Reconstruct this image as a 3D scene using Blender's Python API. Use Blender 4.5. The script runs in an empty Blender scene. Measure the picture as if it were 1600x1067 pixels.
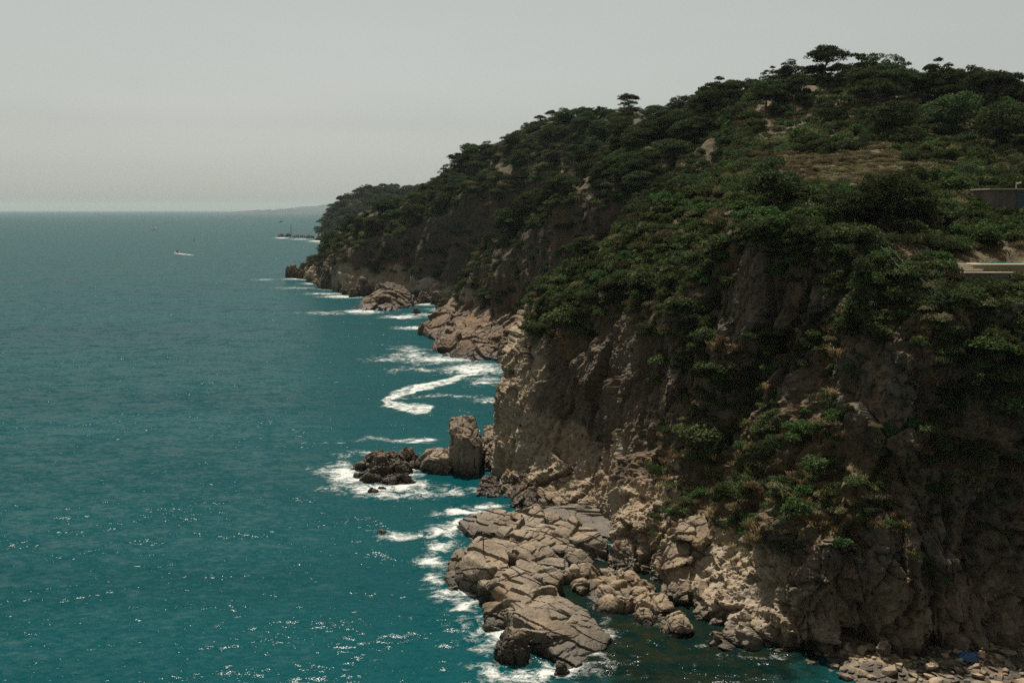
import bpy, bmesh, math, random
import numpy as np
from mathutils import Vector, Matrix

# ------------------------------------------------------------------ camera, sky, sun, exposure
sc = bpy.context.scene
H = 40.0                      # camera height over the sea
FPX = 1556.0                  # focal length in pixels of a 1600 px wide frame
SEA_EDGE = 26000.0
PITCH = math.atan(203.5 / FPX) + math.atan(H / SEA_EDGE)     # the sea's edge falls on row 330 of the photograph
CP, SP = math.cos(PITCH), math.sin(PITCH)
cam_d = bpy.data.cameras.new('camera'); cam = bpy.data.objects.new('camera', cam_d)
sc.collection.objects.link(cam)
cam.location = (0, 0, H); cam.rotation_euler = (math.pi / 2 - PITCH, 0, 0)
cam_d.sensor_width = 36.0; cam_d.lens = FPX / 1600 * 36.0
cam_d.clip_start = 0.5; cam_d.clip_end = 90000
sc.camera = cam

SUN_AZ, SUN_EL = math.radians(-13), math.radians(63)     # azimuth from +Y, negative = left
world = bpy.data.worlds.new('World'); sc.world = world; world.use_nodes = True
wn, wl = world.node_tree.nodes, world.node_tree.links
wn.clear()
w_out = wn.new('ShaderNodeOutputWorld'); w_bg = wn.new('ShaderNodeBackground')
sky = wn.new('ShaderNodeTexSky'); sky.sky_type = 'NISHITA'; sky.sun_disc = False
sky.sun_elevation = SUN_EL; sky.sun_rotation = SUN_AZ
sky.air_density = 1.0; sky.dust_density = 1.2; sky.ozone_density = 1.0; sky.altitude = 0
w_hs = wn.new('ShaderNodeHueSaturation'); w_hs.inputs['Saturation'].default_value = 0.14
w_mul = wn.new('ShaderNodeMix'); w_mul.data_type = 'RGBA'; w_mul.blend_type = 'MULTIPLY'
w_mul.inputs[0].default_value = 1.0; w_mul.inputs[7].default_value = (0.975, 1.0, 0.925, 1)
wl.new(sky.outputs[0], w_hs.inputs['Color']); wl.new(w_hs.outputs[0], w_mul.inputs[6])
w_tc = wn.new('ShaderNodeTexCoord'); w_mp = wn.new('ShaderNodeMapping'); w_mp.inputs['Scale'].default_value = (1.2, 1.2, 7.0)
w_nz = wn.new('ShaderNodeTexNoise'); w_nz.inputs['Scale'].default_value = 1.6; w_nz.inputs['Detail'].default_value = 5; w_nz.inputs['Roughness'].default_value = 0.55
w_cr = wn.new('ShaderNodeValToRGB'); w_cr.color_ramp.elements[0].position = 0.42; w_cr.color_ramp.elements[1].position = 0.75
w_cr.color_ramp.elements[0].color = (1, 1, 1, 1); w_cr.color_ramp.elements[1].color = (1.07, 1.05, 1.06, 1)      # thin high veil of cloud
w_cl = wn.new('ShaderNodeMix'); w_cl.data_type = 'RGBA'; w_cl.blend_type = 'MULTIPLY'; w_cl.inputs[0].default_value = 1.0
wl.new(w_tc.outputs['Generated'], w_mp.inputs[0]); wl.new(w_mp.outputs[0], w_nz.inputs['Vector']); wl.new(w_nz.outputs[0], w_cr.inputs[0])
wl.new(w_mul.outputs[2], w_cl.inputs[6]); wl.new(w_cr.outputs[0], w_cl.inputs[7]); wl.new(w_cl.outputs[2], w_bg.inputs[0]); wl.new(w_bg.outputs[0], w_out.inputs[0])
w_bg.inputs[1].default_value = 0.058

sun_d = bpy.data.lights.new('sun', 'SUN'); sun_d.energy = 5.0; sun_d.angle = math.radians(0.53)
sun_d.color = (1.0, 0.93, 0.82)
sun = bpy.data.objects.new('sun', sun_d); sc.collection.objects.link(sun)
SUNV = Vector((math.sin(SUN_AZ) * math.cos(SUN_EL), math.cos(SUN_AZ) * math.cos(SUN_EL), math.sin(SUN_EL)))
sun.rotation_euler = (-SUNV).to_track_quat('-Z', 'Y').to_euler()

sc.view_settings.view_transform = 'Standard'; sc.view_settings.look = 'None'
sc.view_settings.gamma = 1.0; sc.view_settings.use_curve_mapping = False
sc.view_settings.exposure = 0.42
sc.cycles.use_denoising = False
sc.cycles.max_bounces = 5; sc.cycles.diffuse_bounces = 2; sc.cycles.glossy_bounces = 2
sc.cycles.transmission_bounces = 3; sc.cycles.transparent_max_bounces = 8; sc.cycles.volume_bounces = 0
sc.cycles.caustics_reflective = False; sc.cycles.caustics_refractive = False

COL = sc.collection
PROTO = bpy.data.collections.new('plant_prototypes')      # never linked to the scene
rng = np.random.default_rng(7)
random.seed(7)

# ------------------------------------------------------------------ pixel <-> world
def ray(px, py):
    a = (np.asarray(px, float) - 800.0) / FPX; b = -(np.asarray(py, float) - 533.5) / FPX
    return a, CP + b * SP, -SP + b * CP          # world direction (x, y, z)
def at(px, py, Y):
    a, dy, dz = ray(px, py); t = np.asarray(Y, float) / dy
    return np.stack([a * t, np.asarray(Y, float) + 0 * t, H + dz * t], -1)
def on_z(px, py, z=0.0):
    a, dy, dz = ray(px, py); t = (z - H) / dz
    return np.stack([a * t, dy * t, np.zeros_like(t) + z], -1)
def project(P):
    P = np.asarray(P, float); x = P[..., 0]; y = P[..., 1]; z = P[..., 2] - H
    f = y * CP - z * SP; u = y * SP + z * CP
    f = np.where(f < 1e-3, 1e-3, f)
    return 800 + FPX * x / f, 533.5 - FPX * u / f, f

# ------------------------------------------------------------------ noise (numpy)
def _h(ix, iy, iz, s):
    with np.errstate(over='ignore'):
        h = (ix.astype(np.uint32) * np.uint32(374761393) + iy.astype(np.uint32) * np.uint32(668265263)
             + iz.astype(np.uint32) * np.uint32(2147483647) + np.uint32((s * 1274126177) & 0xffffffff))
        h = (h ^ (h >> np.uint32(13))) * np.uint32(1274126177)
        h = (h ^ (h >> np.uint32(16))) * np.uint32(2246822519)
        h = h ^ (h >> np.uint32(15))
    return h.astype(np.float64) / 4294967295.0
def vnoise(P, s=0):
    P = np.asarray(P, float); I = np.floor(P).astype(np.int64); F = P - I
    F = F * F * F * (F * (F * 6 - 15) + 10); out = 0
    for dx in (0, 1):
        wx = F[..., 0] if dx else 1 - F[..., 0]
        for dy in (0, 1):
            wy = F[..., 1] if dy else 1 - F[..., 1]
            for dz in (0, 1):
                wz = F[..., 2] if dz else 1 - F[..., 2]
                out = out + wx * wy * wz * _h(I[..., 0] + dx, I[..., 1] + dy, I[..., 2] + dz, s)
    return out * 2 - 1
def fbm(P, o=4, s=0, g=0.5):
    a, t, f = 1.0, 0.0, 1.0
    for i in range(o):
        t = t + a * vnoise(P * f + 17.3 * i, s + i); a *= g; f *= 2.03
    return t
def voro(P, s=0):
    """nearest cell: distance gap to second cell, cell random, offset from centre"""
    P = np.asarray(P, float).reshape(-1, 3); I = np.floor(P).astype(np.int64)
    f1 = np.full(len(P), 9.0); f2 = np.full(len(P), 9.0); rid = np.zeros(len(P)); rid2 = np.zeros(len(P)); off = np.zeros((len(P), 3))
    for dx in (-1, 0, 1):
        for dy in (-1, 0, 1):
            for dz in (-1, 0, 1):
                c = I + np.array([dx, dy, dz])
                j = np.stack([_h(c[:, 0], c[:, 1], c[:, 2], s + k) for k in range(3)], -1)
                d = P - (c + 0.12 + 0.76 * j); q = np.sqrt((d * d).sum(-1))
                m = q < f1
                f2 = np.where(m, f1, np.minimum(f2, q))
                f1 = np.where(m, q, f1)
                rid = np.where(m, _h(c[:, 0], c[:, 1], c[:, 2], s + 5), rid)
                rid2 = np.where(m, _h(c[:, 0], c[:, 1], c[:, 2], s + 6), rid2)
                off = np.where(m[:, None], d, off)
    return f2 - f1, rid, rid2, off
def sstep(a, b, x):
    t = np.clip((x - a) / (b - a), 0, 1); return t * t * (3 - 2 * t)
def blocks(P, size, aniso=(1, 1, 1), amp=0.3, crack=0.2, tilt=0.25, s=0, warp=0.25, cw=0.12, rot=None):
    """broken rock: cells pushed in or out, tilted facets, recessed joints (metres)"""
    sh = P.shape[:-1]; P = P.reshape(-1, 3)
    if rot is not None: P = P @ np.array(rot.to_matrix()).T
    Q = P * np.array(aniso) / size
    Q = Q + warp * np.stack([vnoise(Q * 0.9 + k * 31.7, s + 40 + k) for k in range(3)], -1)
    gap, r, r2, off = voro(Q, s)
    ang = r2 * 6.283
    d = (r - 0.5) * 2 * amp + tilt * size * (off[:, 0] * np.cos(ang) + off[:, 1] * np.sin(ang) + off[:, 2] * (r - 0.5))
    d = d - crack * (1 - sstep(0, cw, gap))
    return d.reshape(sh)

# ------------------------------------------------------------------ materials
def N(nt, t, **kw):
    n = nt.nodes.new(t)
    for k, v in kw.items():
        if k in n.inputs: n.inputs[k].default_value = v
        else: setattr(n, k, v)
    return n
def ramp(nt, stops, src):
    r = nt.nodes.new('ShaderNodeValToRGB'); e = r.color_ramp.elements
    while len(e) < len(stops): e.new(0.5)
    for el, (p, c) in zip(e, stops):
        el.position = p; el.color = (c if len(c) == 4 else (*c, 1)) if not isinstance(c, (int, float)) else (c, c, c, 1)
    nt.links.new(src, r.inputs[0]); return r.outputs[0]
def mixc(nt, fac, a, b, mode='MIX'):
    m = nt.nodes.new('ShaderNodeMix'); m.data_type = 'RGBA'; m.blend_type = mode
    for s, v in ((0, fac), (6, a), (7, b)):
        if isinstance(v, (int, float)): m.inputs[s].default_value = v
        elif isinstance(v, tuple): m.inputs[s].default_value = (*v, 1) if len(v) == 3 else v
        else: nt.links.new(v, m.inputs[s])
    return m.outputs[2]
def math_n(nt, op, a, b=None, clamp=False):
    m = nt.nodes.new('ShaderNodeMath'); m.operation = op; m.use_clamp = clamp
    for i, v in enumerate((a, b)):
        if v is None: continue
        if isinstance(v, (int, float)): m.inputs[i].default_value = v
        else: nt.links.new(v, m.inputs[i])
    return m.outputs[0]
def new_mat(name):
    m = bpy.data.materials.new(name); m.use_nodes = True; nt = m.node_tree; nt.nodes.clear()
    o = nt.nodes.new('ShaderNodeOutputMaterial'); return m, nt, o
def pos_scaled(nt, sc3, rot=(0, 0, 0)):
    g = nt.nodes.new('ShaderNodeNewGeometry'); mp = nt.nodes.new('ShaderNodeMapping')
    mp.inputs['Scale'].default_value = sc3; mp.inputs['Rotation'].default_value = rot
    nt.links.new(g.outputs['Position'], mp.inputs[0]); return mp.outputs[0]
def noise(nt, vec, scale, detail=5, rough=0.55, out=0, dist=0.0):
    n = nt.nodes.new('ShaderNodeTexNoise'); n.inputs['Scale'].default_value = scale
    n.inputs['Detail'].default_value = detail; n.inputs['Roughness'].default_value = rough; n.inputs['Distortion'].default_value = dist
    nt.links.new(vec, n.inputs['Vector']); return n.outputs[out]

def rock_mat(name, pale, warm, dark, k=1.0, veg=None, wet=1.6, warm_amt=0.5):
    """weathered rock; k scales the pattern. attribute 'soil' mixes to earth and dry ground cover"""
    m, nt, o = new_mat(name)
    p = pos_scaled(nt, (1, 1, 1)); pv = pos_scaled(nt, (1, 1, 0.22))
    big = noise(nt, p, 0.16 * k, 4); streak = noise(nt, pv, 0.55 * k, 5, 0.6); fine = noise(nt, p, 2.2 * k, 6, 0.65); speck = noise(nt, p, 9 * k, 3, 0.7)
    c = mixc(nt, ramp(nt, [(0.35, 0.0), (0.62, 1.0)], big), pale, warm)
    c = mixc(nt, ramp(nt, [(0.5 - 0.12 * warm_amt, 0.0), (0.8, 0.85)], streak), c, dark)
    c = mixc(nt, 0.75, c, ramp(nt, [(0.25, 0.35), (0.5, 0.95), (0.75, 1.3)], fine), 'MULTIPLY')
    c = mixc(nt, 0.5, c, ramp(nt, [(0.3, 0.55), (0.6, 1.15)], speck), 'MULTIPLY')
    # lichen / rust
    rust = noise(nt, pv, 0.28 * k, 4, 0.6, dist=0.6)
    c = mixc(nt, ramp(nt, [(0.56, 0.0), (0.7, 0.75 * warm_amt)], rust), c, (0.26, 0.135, 0.05))
    if veg:
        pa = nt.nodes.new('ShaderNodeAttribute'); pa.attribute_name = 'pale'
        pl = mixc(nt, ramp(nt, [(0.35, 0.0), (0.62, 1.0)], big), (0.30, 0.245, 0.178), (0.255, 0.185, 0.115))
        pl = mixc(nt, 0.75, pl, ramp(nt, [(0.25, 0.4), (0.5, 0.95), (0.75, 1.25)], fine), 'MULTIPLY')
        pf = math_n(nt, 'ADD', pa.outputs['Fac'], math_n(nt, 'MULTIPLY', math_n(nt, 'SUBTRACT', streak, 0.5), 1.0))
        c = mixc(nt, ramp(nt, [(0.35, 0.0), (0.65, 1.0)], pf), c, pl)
        at_ = nt.nodes.new('ShaderNodeAttribute'); at_.attribute_name = 'soil'
        gn = noise(nt, p, 0.5, 6, 0.65); gn2 = noise(nt, p, 2.5, 5, 0.7)
        v = mixc(nt, ramp(nt, [(0.38, 0.0), (0.6, 1.0)], gn), veg[0], veg[1])
        v = mixc(nt, ramp(nt, [(0.55, 0.0), (0.72, 1.0)], gn2), v, veg[2])
        f = math_n(nt, 'ADD', at_.outputs['Fac'], math_n(nt, 'MULTIPLY', math_n(nt, 'SUBTRACT', gn, 0.5), 1.2))
        c = mixc(nt, ramp(nt, [(0.42, 0.0), (0.58, 1.0)], f), c, v)
    g = nt.nodes.new('ShaderNodeNewGeometry'); sx = nt.nodes.new('ShaderNodeSeparateXYZ'); nt.links.new(g.outputs['Position'], sx.inputs[0])
    z = math_n(nt, 'SUBTRACT', sx.outputs[2], math_n(nt, 'MULTIPLY', noise(nt, p, 0.5, 3), 1.6))
    wetf = ramp(nt, [(0.0, 1.0), (1.0, 0.0)], math_n(nt, 'DIVIDE', math_n(nt, 'ADD', z, 0.6), wet, True))
    c = mixc(nt, math_n(nt, 'MULTIPLY', wetf, 0.85), c, (0.022, 0.02, 0.015))
    b = N(nt, 'ShaderNodeBsdfPrincipled'); nt.links.new(c, b.inputs['Base Color'])
    nt.links.new(math_n(nt, 'SUBTRACT', 0.9, math_n(nt, 'MULTIPLY', wetf, 0.45)), b.inputs['Roughness'])
    b.inputs['Specular IOR Level'].default_value = 0.25
    bm = nt.nodes.new('ShaderNodeBump'); bm.inputs['Strength'].default_value = 0.7; bm.inputs['Distance'].default_value = 0.2 / k
    hsum = math_n(nt, 'ADD', fine, math_n(nt, 'MULTIPLY', speck, 0.35))
    nt.links.new(hsum, bm.inputs['Height']); nt.links.new(bm.outputs[0], b.inputs['Normal'])
    nt.links.new(b.outputs[0], o.inputs[0]); return m

def leaf_mat(name, dark, light, tip=None, trans=0.22):
    m, nt, o = new_mat(name)
    at_ = nt.nodes.new('ShaderNodeAttribute'); at_.attribute_name = 'rnd'
    oi = nt.nodes.new('ShaderNodeObjectInfo')
    c = mixc(nt, at_.outputs['Fac'], dark, light)
    hs = nt.nodes.new('ShaderNodeHueSaturation')
    hs.inputs['Saturation'].default_value = 1.0
    nt.links.new(math_n(nt, 'ADD', 0.47, math_n(nt, 'MULTIPLY', oi.outputs['Random'], 0.06)), hs.inputs['Hue'])
    nt.links.new(math_n(nt, 'ADD', 0.55, math_n(nt, 'MULTIPLY', oi.outputs['Random'], 0.9)), hs.inputs['Value'])
    nt.links.new(c, hs.inputs['Color']); c = hs.outputs[0]
    if tip:
        c = mixc(nt, ramp(nt, [(0.72, 0.0), (0.76, 1.0)], at_.outputs['Fac']), c, tip)
    d = nt.nodes.new('ShaderNodeBsdfDiffuse'); t = nt.nodes.new('ShaderNodeBsdfTranslucent'); mx = nt.nodes.new('ShaderNodeMixShader')
    nt.links.new(c, d.inputs[0]); nt.links.new(c, t.inputs[0]); mx.inputs[0].default_value = trans
    nt.links.new(d.outputs[0], mx.inputs[1]); nt.links.new(t.outputs[0], mx.inputs[2]); nt.links.new(mx.outputs[0], o.inputs[0])
    return m
def plain_mat(name, col, rough=0.7, var=0.35, scale=6.0, bump=0.0, metallic=0.0):
    m, nt, o = new_mat(name)
    p = pos_scaled(nt, (1, 1, 1)); n = noise(nt, p, scale, 5, 0.6)
    c = mixc(nt, 1.0, (*col, 1), ramp(nt, [(0.25, 1 - var), (0.75, 1 + var)], n), 'MULTIPLY')
    b = N(nt, 'ShaderNodeBsdfPrincipled'); nt.links.new(c, b.inputs['Base Color']); b.inputs['Roughness'].default_value = rough; b.inputs['Metallic'].default_value = metallic
    if bump:
        bm = nt.nodes.new('ShaderNodeBump'); bm.inputs['Strength'].default_value = 0.6; bm.inputs['Distance'].default_value = bump
        nt.links.new(n, bm.inputs['Height']); nt.links.new(bm.outputs[0], b.inputs['Normal'])
    nt.links.new(b.outputs[0], o.inputs[0]); return m

GROUND_VEG = ((0.120, 0.080, 0.042), (0.062, 0.055, 0.026), (0.175, 0.115, 0.065))
M = {}
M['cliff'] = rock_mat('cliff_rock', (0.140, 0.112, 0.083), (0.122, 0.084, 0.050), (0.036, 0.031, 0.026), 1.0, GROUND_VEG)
M['hill'] = rock_mat('hill_rock', (0.090, 0.070, 0.052), (0.095, 0.062, 0.038), (0.036, 0.031, 0.026), 0.35, ((0.090, 0.064, 0.034), (0.040, 0.040, 0.018), (0.150, 0.096, 0.054)), wet=3.0)
M['shelf'] = rock_mat('shelf_rock', (0.272, 0.226, 0.171), (0.240, 0.182, 0.122), (0.100, 0.085, 0.067), 1.2, wet=2.2)
M['outcrop'] = rock_mat('outcrop_rock', (0.270, 0.220, 0.158), (0.230, 0.165, 0.102), (0.110, 0.092, 0.070), 1.2, wet=1.5)
M['dark_rock'] = rock_mat('dark_sea_rock', (0.150, 0.122, 0.088), (0.115, 0.082, 0.053), (0.045, 0.039, 0.032), 1.0, wet=2.2)
M['red_rock'] = rock_mat('reddish_rock', (0.180, 0.142, 0.104), (0.168, 0.112, 0.070), (0.062, 0.052, 0.042), 0.6, wet=2.6, warm_amt=0.6)
M['boulder'] = rock_mat('boulder_stone', (0.330, 0.265, 0.185), (0.300, 0.215, 0.130), (0.180, 0.150, 0.110), 1.5, wet=0.5)
M['pine'] = leaf_mat('pine_needles', (0.013, 0.025, 0.012), (0.080, 0.100, 0.042))
M['maquis'] = leaf_mat('maquis_leaves', (0.019, 0.032, 0.014), (0.102, 0.118, 0.047))
M['bright'] = leaf_mat('bright_leaves', (0.022, 0.042, 0.014), (0.084, 0.120, 0.040), trans=0.3)
M['olive'] = leaf_mat('olive_scrub_leaves', (0.070, 0.064, 0.034), (0.200, 0.170, 0.094))
M['dry'] = leaf_mat('dry_grass_blades', (0.140, 0.095, 0.045), (0.300, 0.215, 0.110))
M['pink'] = leaf_mat('pink_blossom_shrub', (0.10, 0.04, 0.03), (0.45, 0.20, 0.17))
M['yellow'] = leaf_mat('yellow_blossom_shrub', (0.05, 0.055, 0.015), (0.26, 0.18, 0.03))
M['bark'] = plain_mat('pine_bark', (0.075, 0.055, 0.042), 0.95, 0.4, 4.0)

# ------------------------------------------------------------------ mesh helpers
def mesh_np(name, V, F, mats=(), smooth=True, fattr=None, midx=None):
    """V (n,3); F (m,4) or (m,3)"""
    V = np.asarray(V, np.float32); F = np.asarray(F, np.int32); k = F.shape[1]
    me = bpy.data.meshes.new(name)
    me.vertices.add(len(V)); me.vertices.foreach_set('co', V.ravel())
    me.loops.add(F.size); me.loops.foreach_set('vertex_index', F.ravel())
    me.polygons.add(len(F)); me.polygons.foreach_set('loop_start', np.arange(0, F.size, k, dtype=np.int32))
    for m in mats: me.materials.append(m)
    if midx is not None: me.polygons.foreach_set('material_index', np.asarray(midx, np.int32))
    me.update(calc_edges=True)
    me.polygons.foreach_set('use_smooth', np.full(len(F), smooth))
    if fattr is not None:
        for nm, (dom, val) in fattr.items():
            a = me.attributes.new(nm, 'FLOAT', dom); a.data.foreach_set('value', np.asarray(val, np.float32))
    return me
def link(name, me, parent=None, label=None, cat=None, group=None, kind=None):
    o = bpy.data.objects.new(name, me); COL.objects.link(o)
    if parent is not None: o.parent = parent
    if label: o['label'] = label
    if cat: o['category'] = cat
    if group: o['group'] = group
    if kind: o['kind'] = kind
    return o
def tag(o, label, cat, group=None):
    o['label'] = label; o['category'] = cat
    if group: o['group'] = group
    return o
def grid_faces(nu, nv):
    i = np.arange(nu * nv).reshape(nu, nv)
    return np.stack([i[:-1, :-1], i[1:, :-1], i[1:, 1:], i[:-1, 1:]], -1).reshape(-1, 4)
def spline_matrix(n, segs, tens=0.8):
    """rows: dense samples, cols: control values"""
    rows = []
    def tang(i):
        v = np.zeros(n)
        if i == 0: v[1] += 1; v[0] -= 1
        elif i == n - 1: v[-1] += 1; v[-2] -= 1
        else: v[i + 1] += 0.5; v[i - 1] -= 0.5
        return v * tens
    for i in range(n - 1):
        for t in np.linspace(0, 1, segs[i], endpoint=False):
            e = np.zeros(n); h00 = 2 * t ** 3 - 3 * t ** 2 + 1; h01 = 1 - h00; h10 = t ** 3 - 2 * t ** 2 + t; h11 = t ** 3 - t ** 2
            e[i] += h00; e[i + 1] += h01; rows.append(e + h10 * tang(i) + h11 * tang(i + 1))
    e = np.zeros(n); e[-1] = 1; rows.append(e)
    return np.array(rows)
def grid_normals(P):
    du = np.gradient(P, axis=0); dv = np.gradient(P, axis=1)
    n = np.cross(du, dv); return n / (np.linalg.norm(n, axis=-1, keepdims=True) + 1e-9)

ZB_W, ZB_H = 800, 534
zbuf = np.full((ZB_H, ZB_W), 1e9); zpos = np.zeros((ZB_H, ZB_W, 3))
TERR = {}
def zadd(P):
    Q = P.reshape(-1, 3); px, py, f = project(Q)
    ix = (px / 2).astype(int); iy = (py / 2).astype(int)
    ok = (ix >= 0) & (ix < ZB_W) & (iy >= 0) & (iy < ZB_H) & (Q[:, 1] > 5)
    ix, iy, f, Q = ix[ok], iy[ok], f[ok], Q[ok]
    o = np.argsort(-f); ix, iy, f, Q = ix[o], iy[o], f[o], Q[o]
    m = f < zbuf[iy, ix]; ix, iy, f, Q = ix[m], iy[m], f[m], Q[m]
    zbuf[iy, ix] = f; zpos[iy, ix] = Q
def ground(px, py, r=2):
    ix, iy = int(px / 2), int(py / 2)
    ix = min(max(ix, r), ZB_W - r - 1); iy = min(max(iy, r), ZB_H - r - 1)
    w = zbuf[iy - r:iy + r + 1, ix - r:ix + r + 1]; k = np.unravel_index(np.argmin(w), w.shape)
    return Vector(zpos[iy - r + k[0], ix - r + k[1]]), float(w[k])
def loft(name, net, segu, segv, disp, mat, soil=None, kind='structure', flip=False, pale=None):
    net = np.asarray(net, float)
    A = spline_matrix(net.shape[0], segu); B = spline_matrix(net.shape[1], segv)
    P = np.einsum('ai,ijk,bj->abk', A, net, B)
    nrm = grid_normals(P)
    if flip: nrm = -nrm
    P = disp(P, nrm)
    n2 = grid_normals(P) * (-1 if flip else 1)
    F = grid_faces(*P.shape[:2])
    if flip: F = F[:, ::-1]
    fa = None
    if soil is not None: fa = {'soil': ('POINT', soil(P, nrm).ravel())}
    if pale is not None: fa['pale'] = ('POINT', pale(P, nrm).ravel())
    me = mesh_np(name, P.reshape(-1, 3), F, (mat,), name != 'headland_cliff', fa)
    o = link(name, me, kind=kind)
    zadd(P)
    TERR[name] = (P, nrm, n2)
    return o
def W(px, py): return on_z(px, py, 0.0)

# ------------------------------------------------------------------ terrain: the near headland
def colA(low, up):
    """low: r1..r8 as (px,py,Y); up: r9,r10 as (px,py,Y) or None to fall away behind the crest"""
    pts = [at(*p) for p in low]
    base = pts[0].copy(); base[2] = -4.0; base[1] -= 0.4
    rows = [base] + pts
    if up is None:
        c = pts[-1]
        rows += [c + np.array([1, 12, -7]), c + np.array([2, 24, -20]), c + np.array([4, 40, -36])]
    else:
        u = [at(*p) for p in up]; rows += u + [u[-1] + np.array([5, 60, -22])]
    return rows
A_NET = [
 colA([(790,690,172),(794,650,174),(800,600,176),(808,560,178),(822,520,180),(842,478,182),(862,460,184),(872,452,188)], None),
 colA([(768,748,146),(771,700,147.5),(778,640,150),(786,590,152),(796,535,155),(818,480,158),(838,460,161),(854,447,166)], None),
 colA([(808,792,133),(813,745,139),(820,690,141),(828,620,144),(842,540,147),(870,478,150),(884,450,154),(890,420,162)], None),
 colA([(880,834,121),(880,778,130),(884,716,136.5),(890,620,140),(900,540,142),(926,468,145),(936,436,149),(940,388,161)], None),
 colA([(945,840,119.5),(938,796,124),(944,720,130),(950,630,133),(962,540,135),(992,455,138),(1000,416,143),(995,341,160)], None),
 colA([(966,892,109),(966,806,113.5),(984,722,121),(992,620,124.5),(1004,530,127),(1056,440,130),(1066,404,135),(1050,315,158)], None),
 colA([(1020,922,104),(1030,830,108),(1050,742,114),(1062,640,119),(1080,540,121),(1118,420,124),(1126,384,129),(1105,297,158)], None),
 colA([(1090,985,93.5),(1098,836,103),(1112,742,110),(1122,650,115.5),(1132,550,117),(1154,374,119),(1164,346,124),(1160,271,164)], [(1164,240,202),(1158,178,256)]),
 colA([(1180,1022,87.5),(1190,836,97.0),(1200,740,102),(1212,650,107.5),(1217,540,112),(1232,388,114),(1236,354,120),(1235,257,172)], [(1235,206,214),(1240,142,248)]),
 colA([(1262,1040,85.6),(1266,846,91),(1276,740,96.0),(1286,640,101.5),(1296,530,106),(1312,396,109),(1316,360,115),(1310,252,170)], [(1320,200,210),(1330,136,250)]),
 colA([(1360,1040,86.8),(1366,850,89.5),(1376,736,92.5),(1386,620,96.0),(1396,520,98.8),(1410,440,103),(1415,388,112),(1402,256,166)], [(1410,208,202),(1420,140,250)]),
 colA([(1470,1040,87.0),(1470,840,89.6),(1472,720,92.6),(1476,620,95.2),(1482,530,97.2),(1490,474,99.5),(1500,412,111),(1500,292,150)], [(1510,230,188),(1510,160,242)]),
 colA([(1580,1040,87.2),(1580,770,90.8),(1580,690,93),(1580,610,95.6),(1580,534,98),(1580,476,101.5),(1580,412,114),(1580,326,136)], [(1600,254,172),(1610,190,236)]),
 colA([(1760,1040,87),(1750,770,91),(1745,690,93),(1740,610,96),(1735,534,98),(1730,476,102),(1730,412,115),(1730,326,138)], [(1740,256,175),(1750,200,236)]),
 colA([(2100,1030,86),(2080,770,90),(2070,690,93),(2060,610,97),(2050,534,100),(2040,476,105),(2040,412,118),(2040,326,140)], [(2040,240,178),(2040,166,240)]),
]
def dispA(P, n):
    cl = sstep(0.80, 0.45, n[..., 2])
    z = P[..., 2]
    px, py, _ = project(P)
    cl = np.maximum(cl, sstep(480, 530, py) * sstep(1120, 1060, px))
    Pv = P * np.array([1, 1, 0.28])
    d = 1.1 * fbm(P / 9.0, 3, 3) * (0.35 + 0.65 * cl)
    d += cl * (1.3 * (0.5 - np.abs(fbm(Pv / 3.4, 4, 9))) - 0.3)
    d += cl * blocks(P, 5.0, (1, 1, 0.36), 0.85, 0.35, 0.26, 11, 0.5, 0.04)
    d += cl * blocks(P, 1.25, (1, 1, 0.5), 0.24, 0.2, 0.22, 23, 0.6, 0.08)
    px, py, _ = project(P)
    blk = sstep(940, 1000, px) * sstep(1330, 1200, px) * sstep(780, 840, py)      # broken rock above the cove
    d += blk * (blocks(P, 2.9, (1, 1, 1.3), 0.75, 0.6, 0.36, 31, 0.25, 0.06) + blocks(P, 1.1, (1, 1, 1.2), 0.13, 0.16, 0.22, 37, 0.25, 0.09))
    d += (1 - cl) * 0.35 * fbm(P / 2.2, 3, 13)
    rough = sstep(1020, 1100, px) * sstep(430, 520, py)                           # rugged overgrown ledge
    d += rough * (1.5 * fbm(P * np.array([1, 1, 0.45]) / 4.5, 3, 19) + 0.7 * (0.4 - np.abs(fbm(P / 2.0, 3, 27))))
    low = sstep(1200, 1290, px) * sstep(740, 830, py)                               # deep clefts and buttresses of the lower right cliff
    d += low * (1.7 * (0.42 - np.abs(fbm(P * np.array([1, 1, 0.3]) / 5.5, 3, 29))) + blocks(P, 2.7, (1, 1, 0.6), 0.5, 0.5, 0.36, 59, 0.6, 0.07))
    top = sstep(0.75, 0.9, n[..., 2])
    d += top * 0.9 * fbm(P / 6.0, 3, 33)
    d += 0.10 * fbm(P / 0.55, 3, 17) + cl * blocks(P, 0.55, (1, 1, 0.6), 0.09, 0.1, 0.25, 47, 0.4, 0.1)
    d *= sstep(-3.8, -1.0, z)
    hz = n.copy(); hz[..., 2] *= 0.6
    return P + hz * d[..., None]
def soilA(P, n):
    px, py, _ = project(P)
    s = sstep(0.42, 0.78, n[..., 2] + 0.12 * fbm(P / 5, 3, 51))
    s = s + 0.25 * sstep(1050, 1120, px) * sstep(880, 800, py)
    s = s * (1 - 0.9 * sstep(790, 850, py) * sstep(1330, 1240, px))
    s = s * (1 - sstep(500, 540, py) * sstep(1080, 1030, px))
    return np.clip(s, 0, 1)
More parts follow.
